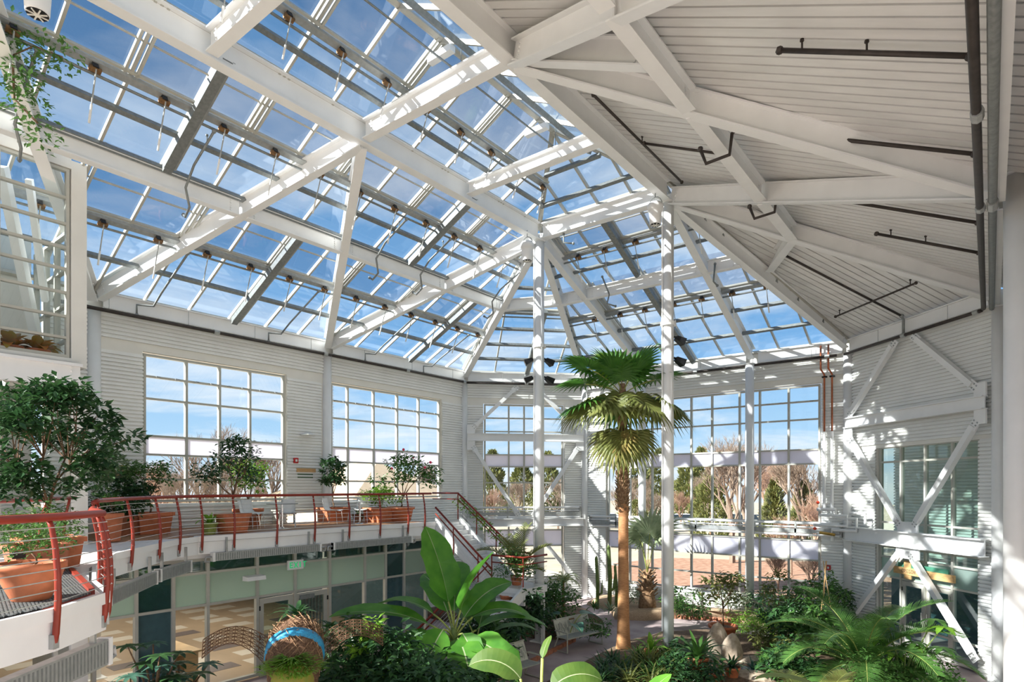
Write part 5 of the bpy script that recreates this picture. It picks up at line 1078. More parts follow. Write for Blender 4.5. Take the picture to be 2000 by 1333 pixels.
shrub('broad leafed shrub behind the date palm', 14.93, -1.28, 0.05, 0.75, 1.3, 12, 60, 0.24, 'mid', 57, name='shrub', cat='shrub')
shrub('dark shrub left of the date palm', 14.03, -0.96, 0.05, 0.6, 1.2, 10, 60, 0.2, 'dark', 58, name='shrub', cat='shrub')
shrub('shrub against the rear wall behind the small fan palm', 7.33, 1.68, 0.1, 0.45, 0.9, 8, 60, 0.12, 'grey', 59, name='shrub', cat='shrub')
shrub('low green shrub in front of the shopfront doors', 17.43, -3.38, 0.05, 0.8, 0.9, 12, 110, 0.12, 'mid', 60, name='shrub', cat='shrub')
shrub('low green shrub under the date palm', 16.88, -4.83, 0.05, 0.8, 1.0, 12, 110, 0.12, 'mid', 61, name='shrub', cat='shrub')
shrub('dark shrub at the bottom right edge', 17.97, -4.23, 0.0, 0.6, 0.6, 9, 90, 0.12, 'mid', 62, name='shrub', cat='shrub')
shrub('leafy undergrowth beside the boulders', 14.91, -4.33, 0.05, 0.6, 0.9, 10, 70, 0.18, 'dark', 63, name='shrub', cat='shrub')
shrub('dark undergrowth left of the near boulders', 12.13, -4.48, 0.05, 0.5, 0.5, 9, 70, 0.16, 'dark', 64, name='shrub', cat='shrub')
shrub('low dark undergrowth along the right side of the pool', 14.65, -4.03, 0.05, 0.6, 0.6, 10, 80, 0.15, 'mid', 65, name='shrub', cat='shrub')
shrub('low dark undergrowth at the bottom beside the grey bromeliad', 13.03, -6.18, 0.05, 0.7, 0.6, 10, 80, 0.16, 'dark', 66, name='shrub', cat='shrub')
shrub('dark undergrowth below the wicker figure', 10.63, -14.76, 0.0, 0.8, 1.0, 12, 70, 0.2, 'dark', 67, name='shrub', cat='shrub')
shrub('tall dark shrub between the wicker figure and the banana', 9.31, -12.25, 0.0, 0.8, 1.9, 14, 70, 0.22, 'dark', 68, name='shrub', cat='shrub')
shrub('dark undergrowth in front of the umbrella trees', 7.62, -15.84, 0.0, 0.7, 0.8, 12, 70, 0.18, 'dark', 69, name='shrub', cat='shrub')
shrub('yellow tipped shrub before the shopfront door', 8.74, -12.43, 0.0, 0.35, 2.3, 6, 30, 0.2, 'bright', 70, name='shrub', cat='shrub')
shrub('low leafy shrub at the rear wall behind the ring column', 9.27, 1.92, 0.15, 0.5, 0.8, 9, 60, 0.14, 'mid', 71, name='shrub', cat='shrub')
shrub('leafy shrub at the rear wall right of the light patched column', 12.35, 3.05, 0.15, 0.6, 1.0, 10, 60, 0.16, 'dark', 72, name='shrub', cat='shrub')
shrub('leafy shrub at the foot of the wide window right end', 13.34, 3.31, 0.15, 0.6, 1.1, 10, 60, 0.18, 'mid', 73, name='shrub', cat='shrub')
shrub('dark leafy shrub at the foot of the rear wall near the copper risers', 14.6, 2.77, 0.1, 0.6, 1.3, 10, 60, 0.2, 'dark', 74, name='shrub', cat='shrub')
shrub('grey leafed shrub at the rear wall behind the potted tree', 11.03, 2.78, 0.15, 0.6, 0.8, 9, 60, 0.14, 'grey', 75, name='shrub', cat='shrub')
shrub('olive grass tuft shrub between the boulders and the brick edging', 13.66, -1.76, 0.05, 0.5, 0.6, 9, 60, 0.16, 'olive', 76, name='shrub', cat='shrub')
shrub('flowering shrub in the soil behind the bench', 6.27, -2.7, 0.05, 0.6, 1.1, 10, 80, 0.13, 'mid', 77, name='shrub', cat='shrub')
rosette('large striped clump of strap leaves right of the palm foot', 11.75, -5.66, 0.1, 60, 1.0, 0.065, 'olive', 7, name='strap_clump', cat='strap clump', pot=None)
rosette('strap leaf clump behind the striped one', 11.77, -4.5, 0.1, 46, 0.85, 0.06, 'mid', 8, name='strap_clump', cat='strap clump', pot=None)
rosette('strap leaf clump at the bottom below the palm', 12.45, -6.51, 0.1, 50, 0.95, 0.06, 'mid', 9, name='strap_clump', cat='strap clump', pot=None)
rosette('dark bromeliad clump left of the palm foot', 10.74, -5.81, 0.1, 44, 0.65, 0.08, 'dark', 10, name='bromeliad', cat='bromeliad', pot=None)
rosette('dark bromeliad clump at the bottom below the palm', 11.49, -6.49, 0.1, 44, 0.65, 0.08, 'dark', 11, name='bromeliad', cat='bromeliad', pot=None)
rosette('big green bromeliad in a tall terracotta pot', 12.93, -5.37, 0.1, 30, 1.0, 0.15, 'mid', 12, name='potted_bromeliad', cat='potted bromeliad', pot=(0.26, 0.5, M_terra, 'round'))
rosette('small dark bromeliad in a terracotta pot right of the big one', 13.69, -5.03, 0.1, 24, 0.5, 0.08, 'dark', 13, name='potted_bromeliad', cat='potted bromeliad', pot=(0.19, 0.3, M_terra, 'round'))
rosette('grey bromeliad in a clay pot at the bottom', 13.48, -5.58, 0.1, 20, 0.42, 0.06, 'blue', 14, name='potted_bromeliad', cat='potted bromeliad', pot=(0.18, 0.24, M_terra, 'round'))
rosette('dark cordyline behind the big bromeliad', 12.64, -3.95, 0.1, 26, 0.7, 0.06, 'dark', 15, name='cordyline', cat='cordyline', pot=None)
rosette('tiny potted bromeliad beside the strap leaves', 12.52, -5.69, 0.1, 14, 0.32, 0.05, 'dark', 16, name='potted_bromeliad', cat='potted bromeliad', pot=(0.1, 0.16, M_terra, 'round'))
rosette('purple grey bromeliad among the flat stones', 13.92, -4.09, 0.15, 18, 0.45, 0.05, 'blue', 17, name='bromeliad', cat='bromeliad', pot=None)
rosette('silver agave at the foot of the cacti', 7.57, -0.16, 0.25, 26, 0.55, 0.08, 'grey', 18, name='agave', cat='agave', pot=None)
rosette('green agave left of the cacti', 6.79, -0.01, 0.25, 22, 0.5, 0.08, 'mid', 19, name='agave', cat='agave', pot=None)
rosette('fountain of pale narrow leaves left of the rear wall cacti', 6.03, -3.14, 0.9, 40, 0.8, 0.035, 'pale', 20, name='spider_plant', cat='spider plant', pot=None)
rosette('dark sword leaved plant before the rear window', 12.55, 1.68, 0.15, 12, 1.1, 0.13, 'dark', 21, name='sword_plant', cat='sword plant', pot=None)
rosette('spiky plant right of the small fan palm', 9.77, 1.3, 0.2, 22, 0.6, 0.05, 'mid', 22, name='yucca', cat='yucca', pot=None)
rosette('dark bird nest fern with orange pot rim behind the column', 11.4, -4.79, 0.1, 12, 0.8, 0.2, 'bright', 23, name='nest_fern', cat='nest fern', pot=(0.18, 0.3, M_terra, 'round'))
rosette('fern fountain right of the boulders', 14.61, -2.54, 0.05, 26, 0.8, 0.05, 'mid', 24, name='fern', cat='fern', pot=None)
rosette('narrow leaved fan plant at the bottom beside the banana', 10.82, -13.35, 0.1, 40, 0.65, 0.035, 'blue', 25, name='bamboo_palm', cat='bamboo palm', pot=None)
rosette('narrow leaved fan plant under the dark shrub at the bottom', 10.76, -13.9, 0.1, 40, 0.6, 0.035, 'dark', 26, name='bamboo_palm', cat='bamboo palm', pot=None)
rosette('narrow leaved fan plant at the bottom under the second banana', 11.6, -13.25, 0.1, 36, 0.6, 0.035, 'dark', 27, name='bamboo_palm', cat='bamboo palm', pot=None)
rosette('bright green strap plant next to the big bromeliad', 11.2, -5.83, 0.1, 14, 0.6, 0.07, 'bright', 28, name='strap_plant', cat='strap plant', pot=None)
tag(rosette('dark strap clump farthest left of the palm foot', 10.89, -6.57, .08, 40, .85, .06, 'dark', 60, name='strap_clump', cat='strap clump'), group='strap leaf clumps round the palm foot')
tag(rosette('dark strap clump just left of the palm foot at the bottom edge', 11.38, -7.08, .08, 40, .85, .06, 'dark', 61, name='strap_clump', cat='strap clump'), group='strap leaf clumps round the palm foot')
tag(rosette('olive strap clump right beside the palm foot', 11.55, -5.94, .08, 40, .85, .06, 'olive', 62, name='strap_clump', cat='strap clump'), group='strap leaf clumps round the palm foot')
tag(rosette('green strap clump in front of the near ring column', 11.99, -6.35, .08, 40, .85, .06, 'mid', 63, name='strap_clump', cat='strap clump'), group='strap leaf clumps round the palm foot')
tag(rosette('olive strap clump below the near ring column', 12.21, -5.8, .08, 40, .85, .06, 'olive', 64, name='strap_clump', cat='strap clump'), group='strap leaf clumps round the palm foot')
tag(rosette('green strap clump left of the big potted bromeliad', 12.15, -4.96, .08, 40, .85, .06, 'mid', 65, name='strap_clump', cat='strap clump'), group='strap leaf clumps round the palm foot')
tag(rosette('olive strap clump touching the near ring column', 11.67, -4.96, .08, 40, .85, .06, 'olive', 66, name='strap_clump', cat='strap clump'), group='strap leaf clumps round the palm foot')
tag(rosette('green strap clump between the palm and the near ring column', 11.17, -5.09, .08, 40, .85, .06, 'mid', 67, name='strap_clump', cat='strap clump'), group='strap leaf clumps round the palm foot')
tag(rosette('dark strap clump in front of the big potted bromeliad', 12.81, -5.97, .08, 40, .85, .06, 'dark', 68, name='strap_clump', cat='strap clump'), group='strap leaf clumps round the palm foot')
tag(rosette('olive strap clump at the bottom edge in front of the palm', 11.83, -6.98, .08, 40, .85, .06, 'olive', 69, name='strap_clump', cat='strap clump'), group='strap leaf clumps round the palm foot')
tag(rosette('dark strap clump directly in front of the palm foot', 11.26, -6.42, .08, 40, .85, .06, 'dark', 70, name='strap_clump', cat='strap clump'), group='strap leaf clumps round the palm foot')
tag(rosette('olive strap clump at the bottom edge left of the tiny pot', 12.59, -6.39, .08, 40, .85, .06, 'olive', 71, name='strap_clump', cat='strap clump'), group='strap leaf clumps round the palm foot')
tag(rosette('olive strap clump at the bottom edge below the ring column', 12.34, -6.85, .08, 40, .85, .06, 'olive', 72, name='strap_clump', cat='strap clump'), group='strap leaf clumps round the palm foot')
tag(rosette('dark strap clump beside the square pale rock', 11.26, -7.43, .08, 40, .85, .06, 'dark', 73, name='strap_clump', cat='strap clump'), group='strap leaf clumps round the palm foot')
big_leaf_plant('blue green elephant ear with two huge leaves behind the bench', 8.2, -3.98, .0, [(IR+.2, .75, 1.2, .5, .75, .6, .1, .9, 0, .2), (IR+2.9, .7, 1.25, .4, .7, .55, .0, 1.0, 0, .2), (IR-1.2, .6, 1.2, .5, .6, .5, .1, .9, 0, .1)], 'blue', 'elephant_ear', shape='heart')
feather_palm('pony tail plant with a white fountain crown by the K braced facet', 6.73, -2.08, .1, [(i*2.4, .85, 1.35-.03*i, 2.3) for i in range(26)], 'pale', 3, name='ponytail_palm', ll=.1, lw=.02, nl=24, trunk=(.06, 1.35), vee=.1)
t = thing('columnar_cactus', (6.58, 0.58, .15), 'tall thin columnar cactus left in the gravel bed', 'cactus'); part('stem', MB().path([(6.58, 0.58, .1), (6.58+.03, 0.58, 1.05), (6.58-.04, 0.58, 2.1), (6.58-.03, 0.58, 2.20)], [0.07, 0.07*1.05, 0.07*.9, .01], 9), M_stem, t, smooth=True); part('arm', MB().path([(6.58, 0.58, 0.63), (6.58+.16, 0.58+.08, 0.73), (6.58+.18, 0.58+.1, 1.26)], [0.07*.7, 0.07*.7, .01], 8), M_stem, t, smooth=True)
t = thing('columnar_cactus', (6.86, 1.06, .15), 'pale columnar cactus beside the trunk of the tall palm', 'cactus'); part('stem', MB().path([(6.86, 1.06, .1), (6.86+.03, 1.06, 1.25), (6.86-.04, 1.06, 2.5), (6.86-.03, 1.06, 2.60)], [0.085, 0.085*1.05, 0.085*.9, .01], 9), M_stem, t, smooth=True); part('arm', MB().path([(6.86, 1.06, 0.75), (6.86+.16, 1.06+.08, 0.88), (6.86+.18, 1.06+.1, 1.50)], [0.085*.7, 0.085*.7, .01], 8), M_stem, t, smooth=True)
t = thing('columnar_cactus', (6.97, 1.4, .15), 'short columnar cactus right of the pale one', 'cactus'); part('stem', MB().path([(6.97, 1.4, .1), (6.97+.03, 1.4, 0.85), (6.97-.04, 1.4, 1.7), (6.97-.03, 1.4, 1.80)], [0.06, 0.06*1.05, 0.06*.9, .01], 9), M_stem, t, smooth=True); part('arm', MB().path([(6.97, 1.4, 0.51), (6.97+.16, 1.4+.08, 0.59), (6.97+.18, 1.4+.1, 1.02)], [0.06*.7, 0.06*.7, .01], 8), M_stem, t, smooth=True)
pot_tree('loose branching tree in the largest terracotta pot on the garden path', 12.14, -1.17, .05, .42, .5, 'round', M_terra, 1.0, 1.55, .75, .55, 14, 34, .17, 'olive', .03, 77, crad=.28)
t = thing('bamboo_stakes', (14.92, -0.4, 0), 'tripod of thin bamboo stakes left of the shopfront', 'stakes')
for k_ in range(3): part('stake', MB().tube((14.92+.35*math.cos(k_*2.1), -0.4+.35*math.sin(k_*2.1), 0), (14.92-.06*math.cos(k_*2.1), -0.4-.06*math.sin(k_*2.1), 2.7), .014, 5), M_wood, t)
pot_tree('citrus tree in the ribbed terracotta barrel behind the railing', 2.95, -12.26, F2, 0.42, 0.5, 'barrel', M_terra, 0.95, 1.65, 0.78, 0.72, 20, 60, 0.13, 'dark', 0.032, 5, crad=.32)
pot_tree('small leaning tree in a square terracotta planter by the first window', 1.6, -13.77, F2, 0.42, 0.55, 'square', M_terra, 0.9, 1.45, 0.55, 0.38, 12, 60, 0.11, 'mid', 0.025, 6, dx=-.1)
pot_tree('narrow dark tree in a square planter between the windows', 0.9, -7.64, F2, 0.4, 0.5, 'square', M_terra, 0.9, 1.6, 0.42, 0.75, 14, 50, 0.17, 'dark', 0.025, 7)
pot_tree('spreading flowering tree in the round terracotta pot at the stair head', 2.6, -6.06, F2, 0.45, 0.52, 'round', M_terra, 0.85, 1.55, 1.05, 0.62, 20, 42, 0.17, 'mid', 0.032, 8, flower=5, crad=.34, dx=.1, dy=.25)
pot_tree('sunlit yellow green tree in a terracotta pot behind the citrus', 1.0, -10.76, F2, 0.42, 0.55, 'round', M_terra, 0.8, 1.35, 0.6, 0.6, 14, 60, 0.13, 'bright', 0.025, 9)
pot_tree('dense bright shrub spilling from a square terracotta planter', 2.2, -6.66, F2, 0.42, 0.5, 'square', M_terra, 0.5, 0.75, 0.62, 0.32, 14, 90, 0.11, 'bright', 0.02, 10, name='potted_shrub', cat='potted shrub')
pot_tree('dark round shrub in a planter near the corner column', 1.5, -14.3, F2, 0.4, 0.5, 'square', M_terra2, 0.5, 0.8, 0.75, 0.55, 14, 90, 0.15, 'dark', 0.025, 11, name='potted_shrub', cat='potted shrub')
pot_tree('grey feathery shrub behind the dark round shrub', 1.05, -14.41, F2, 0.3, 0.4, 'round', M_terra2, 0.8, 1.55, 0.5, 0.45, 12, 70, 0.12, 'grey', 0.02, 12, name='potted_shrub', cat='potted shrub')
pot_tree('narrow terracotta pot with a white flowered plant behind the near railing', 3.4, -15.26, F2, 0.22, 0.62, 'round', M_terra, 0.7, 0.85, 0.2, 0.2, 8, 30, 0.08, 'mid', 0.012, 13, name='potted_plant', cat='potted plant')
rosette('young plant with arching leaves in the olive green pot', 3.1, -12.95, F2, 12, .5, .09, 'bright', 3, shape='lance', el=(.7, 1.4), name='potted_plant', cat='potted plant', pot=(.19, .3, M_gpot, 'round'))
rosette('aloe in a low red pot behind the second table', 1.2, -6.79, F2, 14, .45, .07, 'mid', 4, name='potted_plant', cat='potted plant', pot=(.22, .25, M_terra2, 'bowl'))
t_ = pot_tree('low bushy plant in the big terracotta bowl on the grating', 10.73, -18.55, F2, .30, .40, 'bowl', M_terra, .5, .62, .42, .25, 14, 60, .06, 'mid', .012, 21, name='potted_shrub', cat='potted shrub', crad=.18)
part('plant_tag', MB().box((10.73-.28, -18.55-.1, F2+.42), (10.73-.27, -18.55+.02, F2+.5)), M_black, t_)
pot_tree('tall dark shrub tree rising from a square planter on the curving walkway', 7.6, -17.55, F2, .36, .45, 'square', M_terra, .9, 1.85, 1.0, .85, 50, 75, .15, 'dark', .032, 22, low=-.85, crad=.27, name='potted_tree')
pot_tree('bushy undergrowth in the second planter on the curving walkway', 8.15, -17.85, F2, .32, .4, 'square', M_terra2, .5, .62, .5, .25, 12, 70, .07, 'mid', .015, 23, name='potted_shrub', cat='potted shrub')
rosette('croton with orange leaves in the left pot on the corner room sill', 3.1, -16.97, 7.45, 16, .55, .2, 'red', 31, shape='lance', el=(.5, 1.4), name='potted_croton', cat='potted plant', pot=(.2, .32, M_terra, 'round'))
rosette('croton with drooping leaves in the right pot on the corner room sill', 3.1, -16.52, 7.45, 16, .55, .2, 'red', 32, shape='lance', el=(.5, 1.4), name='potted_croton', cat='potted plant', pot=(.2, .32, M_terra, 'round'))
vn = thing('hanging_vine', (5.51, -17.48, 10.6), 'leafy vine hanging from the roof steel at the upper left edge', 'vine')
part('stem', MB().path([(5.51-.3, -17.48-.2, 13.0), (5.51-.1, -17.48, 12.4), (5.51, -17.48, 11.6), (5.51+.3, -17.48+.25, 11.2)], .02, 5), M_bark, vn)
part('stem', MB().path([(5.51-.1, -17.48, 12.4), (5.51+.3, -17.48+.2, 12.5), (5.51+.7, -17.48+.5, 12.3)], .014, 5), M_bark, vn)
foliage(vn, [(5.51-.2, -17.48-.1, 12.9), (5.51, -17.48, 12.5), (5.51+.1, -17.48+.1, 12.1), (5.51, -17.48, 11.7), (5.51+.25, -17.48+.2, 11.4), (5.51+.4, -17.48+.3, 12.45), (5.51+.7, -17.48+.5, 12.3), (5.51+.35, -17.48+.3, 11.0), (5.51+.15, -17.48+.1, 11.9)], .32, 75, .11, M_lf['mid'], random.Random(4), 1.0)
# ---------------------------------------------------------------- left foreground
for i, (x, y, hh, sd_) in enumerate([(5.58, -15.27, 1.75, 1), (5.38, -14.67, 1.3, 2), (5.77, -15.76, 1.25, 3), (6.29, -16.37, 1.0, 5)]):
    rn = random.Random(sd_+20); t = thing('umbrella_tree', (x, y, 0), ['tallest dark umbrella tree in front of the green shopfront panes', 'second dark umbrella tree beside the shopfront desk pane', 'low dark umbrella tree below the curving heater', 'dark umbrella tree at the bottom left under the near landing'][i], 'shrub')
    for k in range(9):
        a = rn.uniform(0, 6.28); rr = rn.uniform(.1, .6); p = V((x+rr*math.cos(a), y+rr*math.sin(a), hh*rn.uniform(.55, 1.05))); part('stem', MB().path([(x, y, 0), (x+(p.x-x)*.4, y+(p.y-y)*.4, p.z*.6), p], [.03, .022, .012], 6), M_bark, t)
        mb = MB()
        for j in range(9): blade(mb, p, j*.698+rn.uniform(-.1, .1), rn.uniform(.28, .40), .10, .25, 1.0, 'lance', 4, .15)
        part('leaf_whorl', mb, M_lf['blue' if k % 2 else 'dark'], t, smooth=True)
rn = random.Random(3)
mx_, my_ = 6.25, -14.24; big_leaf_plant('small split leaf monstera in a red pot before the shopfront', mx_, my_, .05, [(i*1.05, .35, 1.0, .3, .3, .3, .2, .8, 0, .3) for i in range(6)], 'dark', 'monstera', shape='heart', midrib=False, pot=(.14, .26, M_terra2, 'round'))
big_leaf_plant('dark leafed plant in a clay pot left of the monstera', 5.86, -14.68, .05, [(i*.9, .25, 1.0, .4, .38, .2, .2, 1.0, 0, .25) for i in range(7)], 'blue', 'potted_foliage', shape='lance', midrib=False, pot=(.17, .26, M_terra2, 'bowl'))
ox, oy = 8.79, -15.19; big_leaf_plant('plant with coppery orange leaves at the bottom beside the wicker figure', ox, oy, .1, [(IR+3.3, .9, 1.3, .1, .55, .13, .35, .3, .2, .2), (IR+2.9, .8, 1.2, .1, .5, .12, .2, .3, 0, .2), (IR+.2, .8, 1.2, .1, .5, .12, .1, .5, 0, .2), (IR-1.4, .8, 1.2, .2, .5, .13, .3, .8, 0, .2)], 'red', 'copper_leaf_plant', shape='lance')
# ---------------------------------------------------------------- wicker insect figure
wx, wy = 9.13, -14.41; wkr = thing('wicker_figure', (wx, wy, 0), 'brown wicker insect figure with a blue band and twig wings', 'sculpture')
ax = V((math.cos(IR+1.85), math.sin(IR+1.85), 0)); pts = []; rad = []
for i in range(13):
    t = i/12; pts.append(V((wx, wy, 0))+ax*(-.5+1.9*t)+UP*(.98+1.1*math.sin(t*1.9)-.1*t)); rad.append(.03+.46*math.sin(math.pi*min(1, .02+t*.93))**.55)
part('body', MB().path(pts, rad, 20), M_wicker, wkr, smooth=True)
tw = MB(); rn = random.Random(9)
for i in range(420):
    k = rn.uniform(0, 11.5); j = int(k); c = pts[j].lerp(pts[j+1], k-j); r = rad[j]+(rad[j+1]-rad[j])*(k-j); a = rn.uniform(0, 6.28); d, s_, u = frame3(pts[j+1]-pts[j]); o = s_*math.cos(a)+u*math.sin(a); tv = (s_*-math.sin(a)+u*math.cos(a)); e0 = c+o*(r+.01); e1 = c+d*rn.uniform(.15, .4)+(o*math.cos(.4)+tv*math.sin(.4)*rn.choice((-1, 1)))*(r+.025)
    tw.tube(e0, e1, .008, 4)
part('woven_twigs', tw, M_boot, wkr, stuff=True)
d, s_, u = frame3(pts[7]-pts[6]); part('blue_band', MB().path([pts[6]-d*.04, pts[6]+d*.16], [rad[6]+.035, rad[7]+.035], 24), M_blueband, wkr, smooth=True)
for sg, nm in ((-1, 'left'), (1, 'right')):
    wv = s_*sg; n = 9; g_ = [[pts[7]+wv*(.35+1.25*i/n)+d*(.25*j/4*(1.4-i/n)-.3+.05*i)+UP*(-.55+.75*math.sin(2.2*i/n+.4)*(1-.25*j/4)+.3*j/4) for j in range(6)] for i in range(n+1)]
    wm = MB()
    for i in range(n):
        for j in range(6): wm.tube(g_[i][j], g_[i+1][j], .008, 4)
    for i in range(n+1):
        for j in range(5):
            wm.tube(g_[i][j], g_[i][j+1], .007, 4)
            if i < n: wm.tube(g_[i][j], g_[i+1][j+1], .005, 4).tube(g_[i+1][j], g_[i][j+1], .005, 4)
    part('wing', wm, M_wicker, wkr, label='%s twig wing' % nm)
part('moss_head', MB().ball(pts[2]+UP*.22, (.36, .36, .36), 14, 9), M_moss, wkr, smooth=True)
part('rope_collar', MB().path([pts[0]+V((.42*math.cos(a), .42*math.sin(a), .18)) for a in [i*.45 for i in range(15)]], .045, 6), M_moss, wkr)
tf = MB()
for i in range(480):
    a = rn.uniform(0, 6.28); r = rn.uniform(0, .42); blade(tf, pts[2]+V((r*math.cos(a), r*math.sin(a), .38+.2*(1-r/.4))), a, rn.uniform(.16, .36), .035, .9, 1.5, 'lance', 3)
part('grassy_tuft', tf, M_lf['bright'], wkr, stuff=True)
cr = MB(); 
for i in range(26): blade(cr, pts[11]+UP*.38, i*2.4, rn.uniform(.35, .6), .09, 1.3-.03*i, 1.5, 'lance', 5)
part('crown_leaves', cr, M_lf['dark'], wkr, smooth=True)
# ---------------------------------------------------------------- near plants at the bottom edge
big_leaf_plant('plant with broad pleated leaves at the bottom centre', 14.37, -14.39, .1, [(IR+2.9, 2.25, 1.5, .05, .76, .36, .9, 1.6, .7, .17), (IR+.15, 2.15, 1.5, .05, .72, .35, .8, 1.5, -.7, .15), (IR+1.0, 2.45, 1.52, .03, .34, .13, 1.2, .8, .3, .2), (IR-1.4, 2.0, 1.5, .05, .6, .3, .9, 1.6, 0, .2)], 'pleat', 'pleated_leaf_plant', rp=.02, fold=.1)
big_leaf_plant('plant with one smooth upright leaf right of the pleated leaves', 15.16, -13.65, .1, [(IR+.3, 1.85, 1.5, .1, .62, .2, .75, .3, -.4, .2), (IR+2.2, 1.6, 1.45, .1, .5, .18, .7, .4, 0, .2)], 'banana', 'smooth_leaf_plant', rp=.016)
big_leaf_plant('plant with a huge dark leaf at the bottom right', 17.33, -11.57, .1, [(IR+2.6, 1.7, 1.45, .1, .9, .5, .45, .9, -.3, .4), (IR+.5, 1.5, 1.4, .2, .9, .45, .3, 1.2, .3, .4), (IR-1.0, 1.3, 1.3, .2, .9, .45, .0, 1.2, 0, .3)], 'dark', 'giant_leaf_plant', rp=.02)
big_leaf_plant('dark elephant ear peeking over the bottom edge', 15.88, -12.2, .1, [(IR+.2, 1.45, 1.45, .1, .55, .5, .1, .7, 0, .3), (IR+3.0, 1.4, 1.45, .1, .5, .45, .1, .8, 0, .3)], 'dark', 'elephant_ear', shape='heart', rp=.018)
# ---------------------------------------------------------------- right hand palms
rn = random.Random(12)
feather_palm('big feathery date palm arching in front of the shopfront doors', 16.4, -3.68, .1, [(i*2.39996+.3, 2.65+rn.uniform(-.3, .3), 1.3-.04*i, 1.2+.04*i) for i in range(26)], 'mid', 5, ll=.6, lw=.034, nl=56, trunk=(.2, .35), vee=.35)
feather_palm('young olive date palm at the bottom right corner', 16.27, -8.35, .1, [(i*2.39996+1.3, 1.7+rn.uniform(-.2, .2), 1.1-.05*i, 1.1+.04*i) for i in range(15)], 'olive', 6, ll=.45, lw=.03, nl=44, trunk=(.12, .2), vee=.35)
rn = random.Random(31); sx_, sy_ = 17.24, -4.04; t = thing('umbrella_plant', (sx_, sy_, .0), 'glossy umbrella plant with bright whorled leaves before the shopfront doors', 'shrub')
for k in range(12):
    a = rn.uniform(0, 6.28); rr = rn.uniform(.1, .75); p = V((sx_+rr*math.cos(a), sy_+rr*math.sin(a), rn.uniform(.8, 2.1))); part('stem', MB().path([(sx_, sy_, 0), (sx_+(p.x-sx_)*.4, sy_+(p.y-sy_)*.4, p.z*.6), p], [.025, .02, .01], 5), M_stem, t); mb = MB()
    for j in range(7): blade(mb, p, j*.9+rn.uniform(-.1, .1), rn.uniform(.3, .42), .13, .1, 1.1, 'lance', 4, .12)
    part('leaf_whorl', mb, M_lf['bright' if k % 3 == 0 else 'mid'], t, smooth=True)
# ---------------------------------------------------------------- rocks, stepping stones
def rock(lb, x, y, z, rx, ry, rz, seed, name='rock', m=M_rock):
    rn = random.Random(seed); mb = MB().ball((x, y, z+rz*.8), (rx, ry, rz), 14, 9)
    for p in mb.v:
        k = 1+.16*math.sin(p.x*7+seed)*math.cos(p.y*6-seed)+rn.uniform(-.05, .05); p.x = x+(p.x-x)*k; p.y = y+(p.y-y)*k; p.z = z+(p.z-z)*(1+.1*math.sin(p.x*9+seed))
    return solo(name, mb, m, lb, 'rock', 'rocks round the central pool')
rock('upright boulder leaning beside the terracotta tree pot', 12.64, -3.06, .0, .34, .26, .52, 1); rock('light boulder leaning on the upright boulder', 13.2, -3.51, .0, .3, .28, .45, 2); rock('flat stone behind the potted bromeliad', 12.44, -3.72, .05, .6, .4, .14, 3); rock('flat stone slab at the right of the boulders', 13.84, -3.39, .05, .75, .4, .13, 4); rock('flat stone slab below the boulders', 14.15, -4.67, .05, .5, .4, .12, 5)
rock('square pale rock at the foot of the fan palm', 12.06, -8.59, .15, .22, .18, .22, 6); rock('round slate stepping stone at the bottom right', 14.96, -6.32, .12, .46, .36, .07, 7, 'stepping_stone', M_slate); rock('second slate stone below the stepping stone', 15.24, -7.88, .1, .25, .25, .2, 8, 'stepping_stone', M_slate)
wtr = MB().tube((13.63, -4.44, .12), (13.63, -4.44, .15), .55, 20); solo('pool_water', wtr, mat('pool_water', (.25, .33, .38), .08, var=.1, spec=.8), 'small pool of pale water among the stones', 'pool')
# ---------------------------------------------------------------- garden benches
def bench(x, y, a, lb):
    t = thing('garden_bench', (x, y, GZ), lb, 'bench', 'metal garden benches on the path'); c, s_ = math.cos(a), math.sin(a); g = lambda u, v, w: V((x+u*c-v*s_, y+u*s_+v*c, GZ+w))
    for sg in (-1, 1):
        v = sg*.82; part('leg_frame', MB().path([g(.3, v, .62), g(.3, v, .02), g(-.28, v, .02)], .022, 6), M_bench, t); part('leg_frame', MB().path([g(-.1, v, .42), g(-.28, v, .02)], .022, 6), M_bench, t); part('armrest', MB().path([g(.3, v, .62), g(-.1, v, .64), g(-.22, v, .62)], .024, 6), M_bench, t)
    part('seat_panel', MB().obox(g(.06, 0, .43), g(.26, 0, 0)-g(0, 0, 0), g(0, .8, 0)-g(0, 0, 0), V((0, 0, .012))), M_bench, t)
    bk_ = part('back_panel', MB().obox(g(-.24, 0, .68), g(0, .8, 0)-g(0, 0, 0), g(-.09, 0, .24)-g(0, 0, 0), g(.012, 0, .004)-g(0, 0, 0)), M_bench, t)
    rn = random.Random(int(x*10)); sl = MB()
    for i in range(46):
        v = -.74+1.48*i/45; w = rn.uniform(-.16, .1); sl.obox(g(-.222-.37*w*.95, v+rn.uniform(-.01, .01), .68+w), g(.002, 0, 0)-g(0, 0, 0), g(0, .006, 0)-g(0, 0, 0), g(-.03, rn.uniform(-.02, .02), .09)-g(0, 0, 0))
    part('cut_reeds', sl, M_galv, bk_, stuff=True); part('seat_slots', MB().obox(g(.06, 0, .445), g(.22, 0, 0)-g(0, 0, 0), g(0, .74, 0)-g(0, 0, 0), V((0, 0, .002))), M_galvl, t)
    part('plaque', MB().obox(g(-.285, 0, .86), g(.01, 0, 0)-g(0, 0, 0), g(0, .12, 0)-g(0, 0, 0), V((0, 0, .02))), M_bark, t); part('rail', MB().path([g(-.32, -.82, .93), g(-.32, .82, .93)], .02, 6), M_bench, t)
bench(8.45, -3.85, -.18, 'pale metal garden bench facing the fan palm'); bench(9.0, -8.0, -.1, 'pale metal garden bench at the bottom centre half hidden by a pleated leaf')

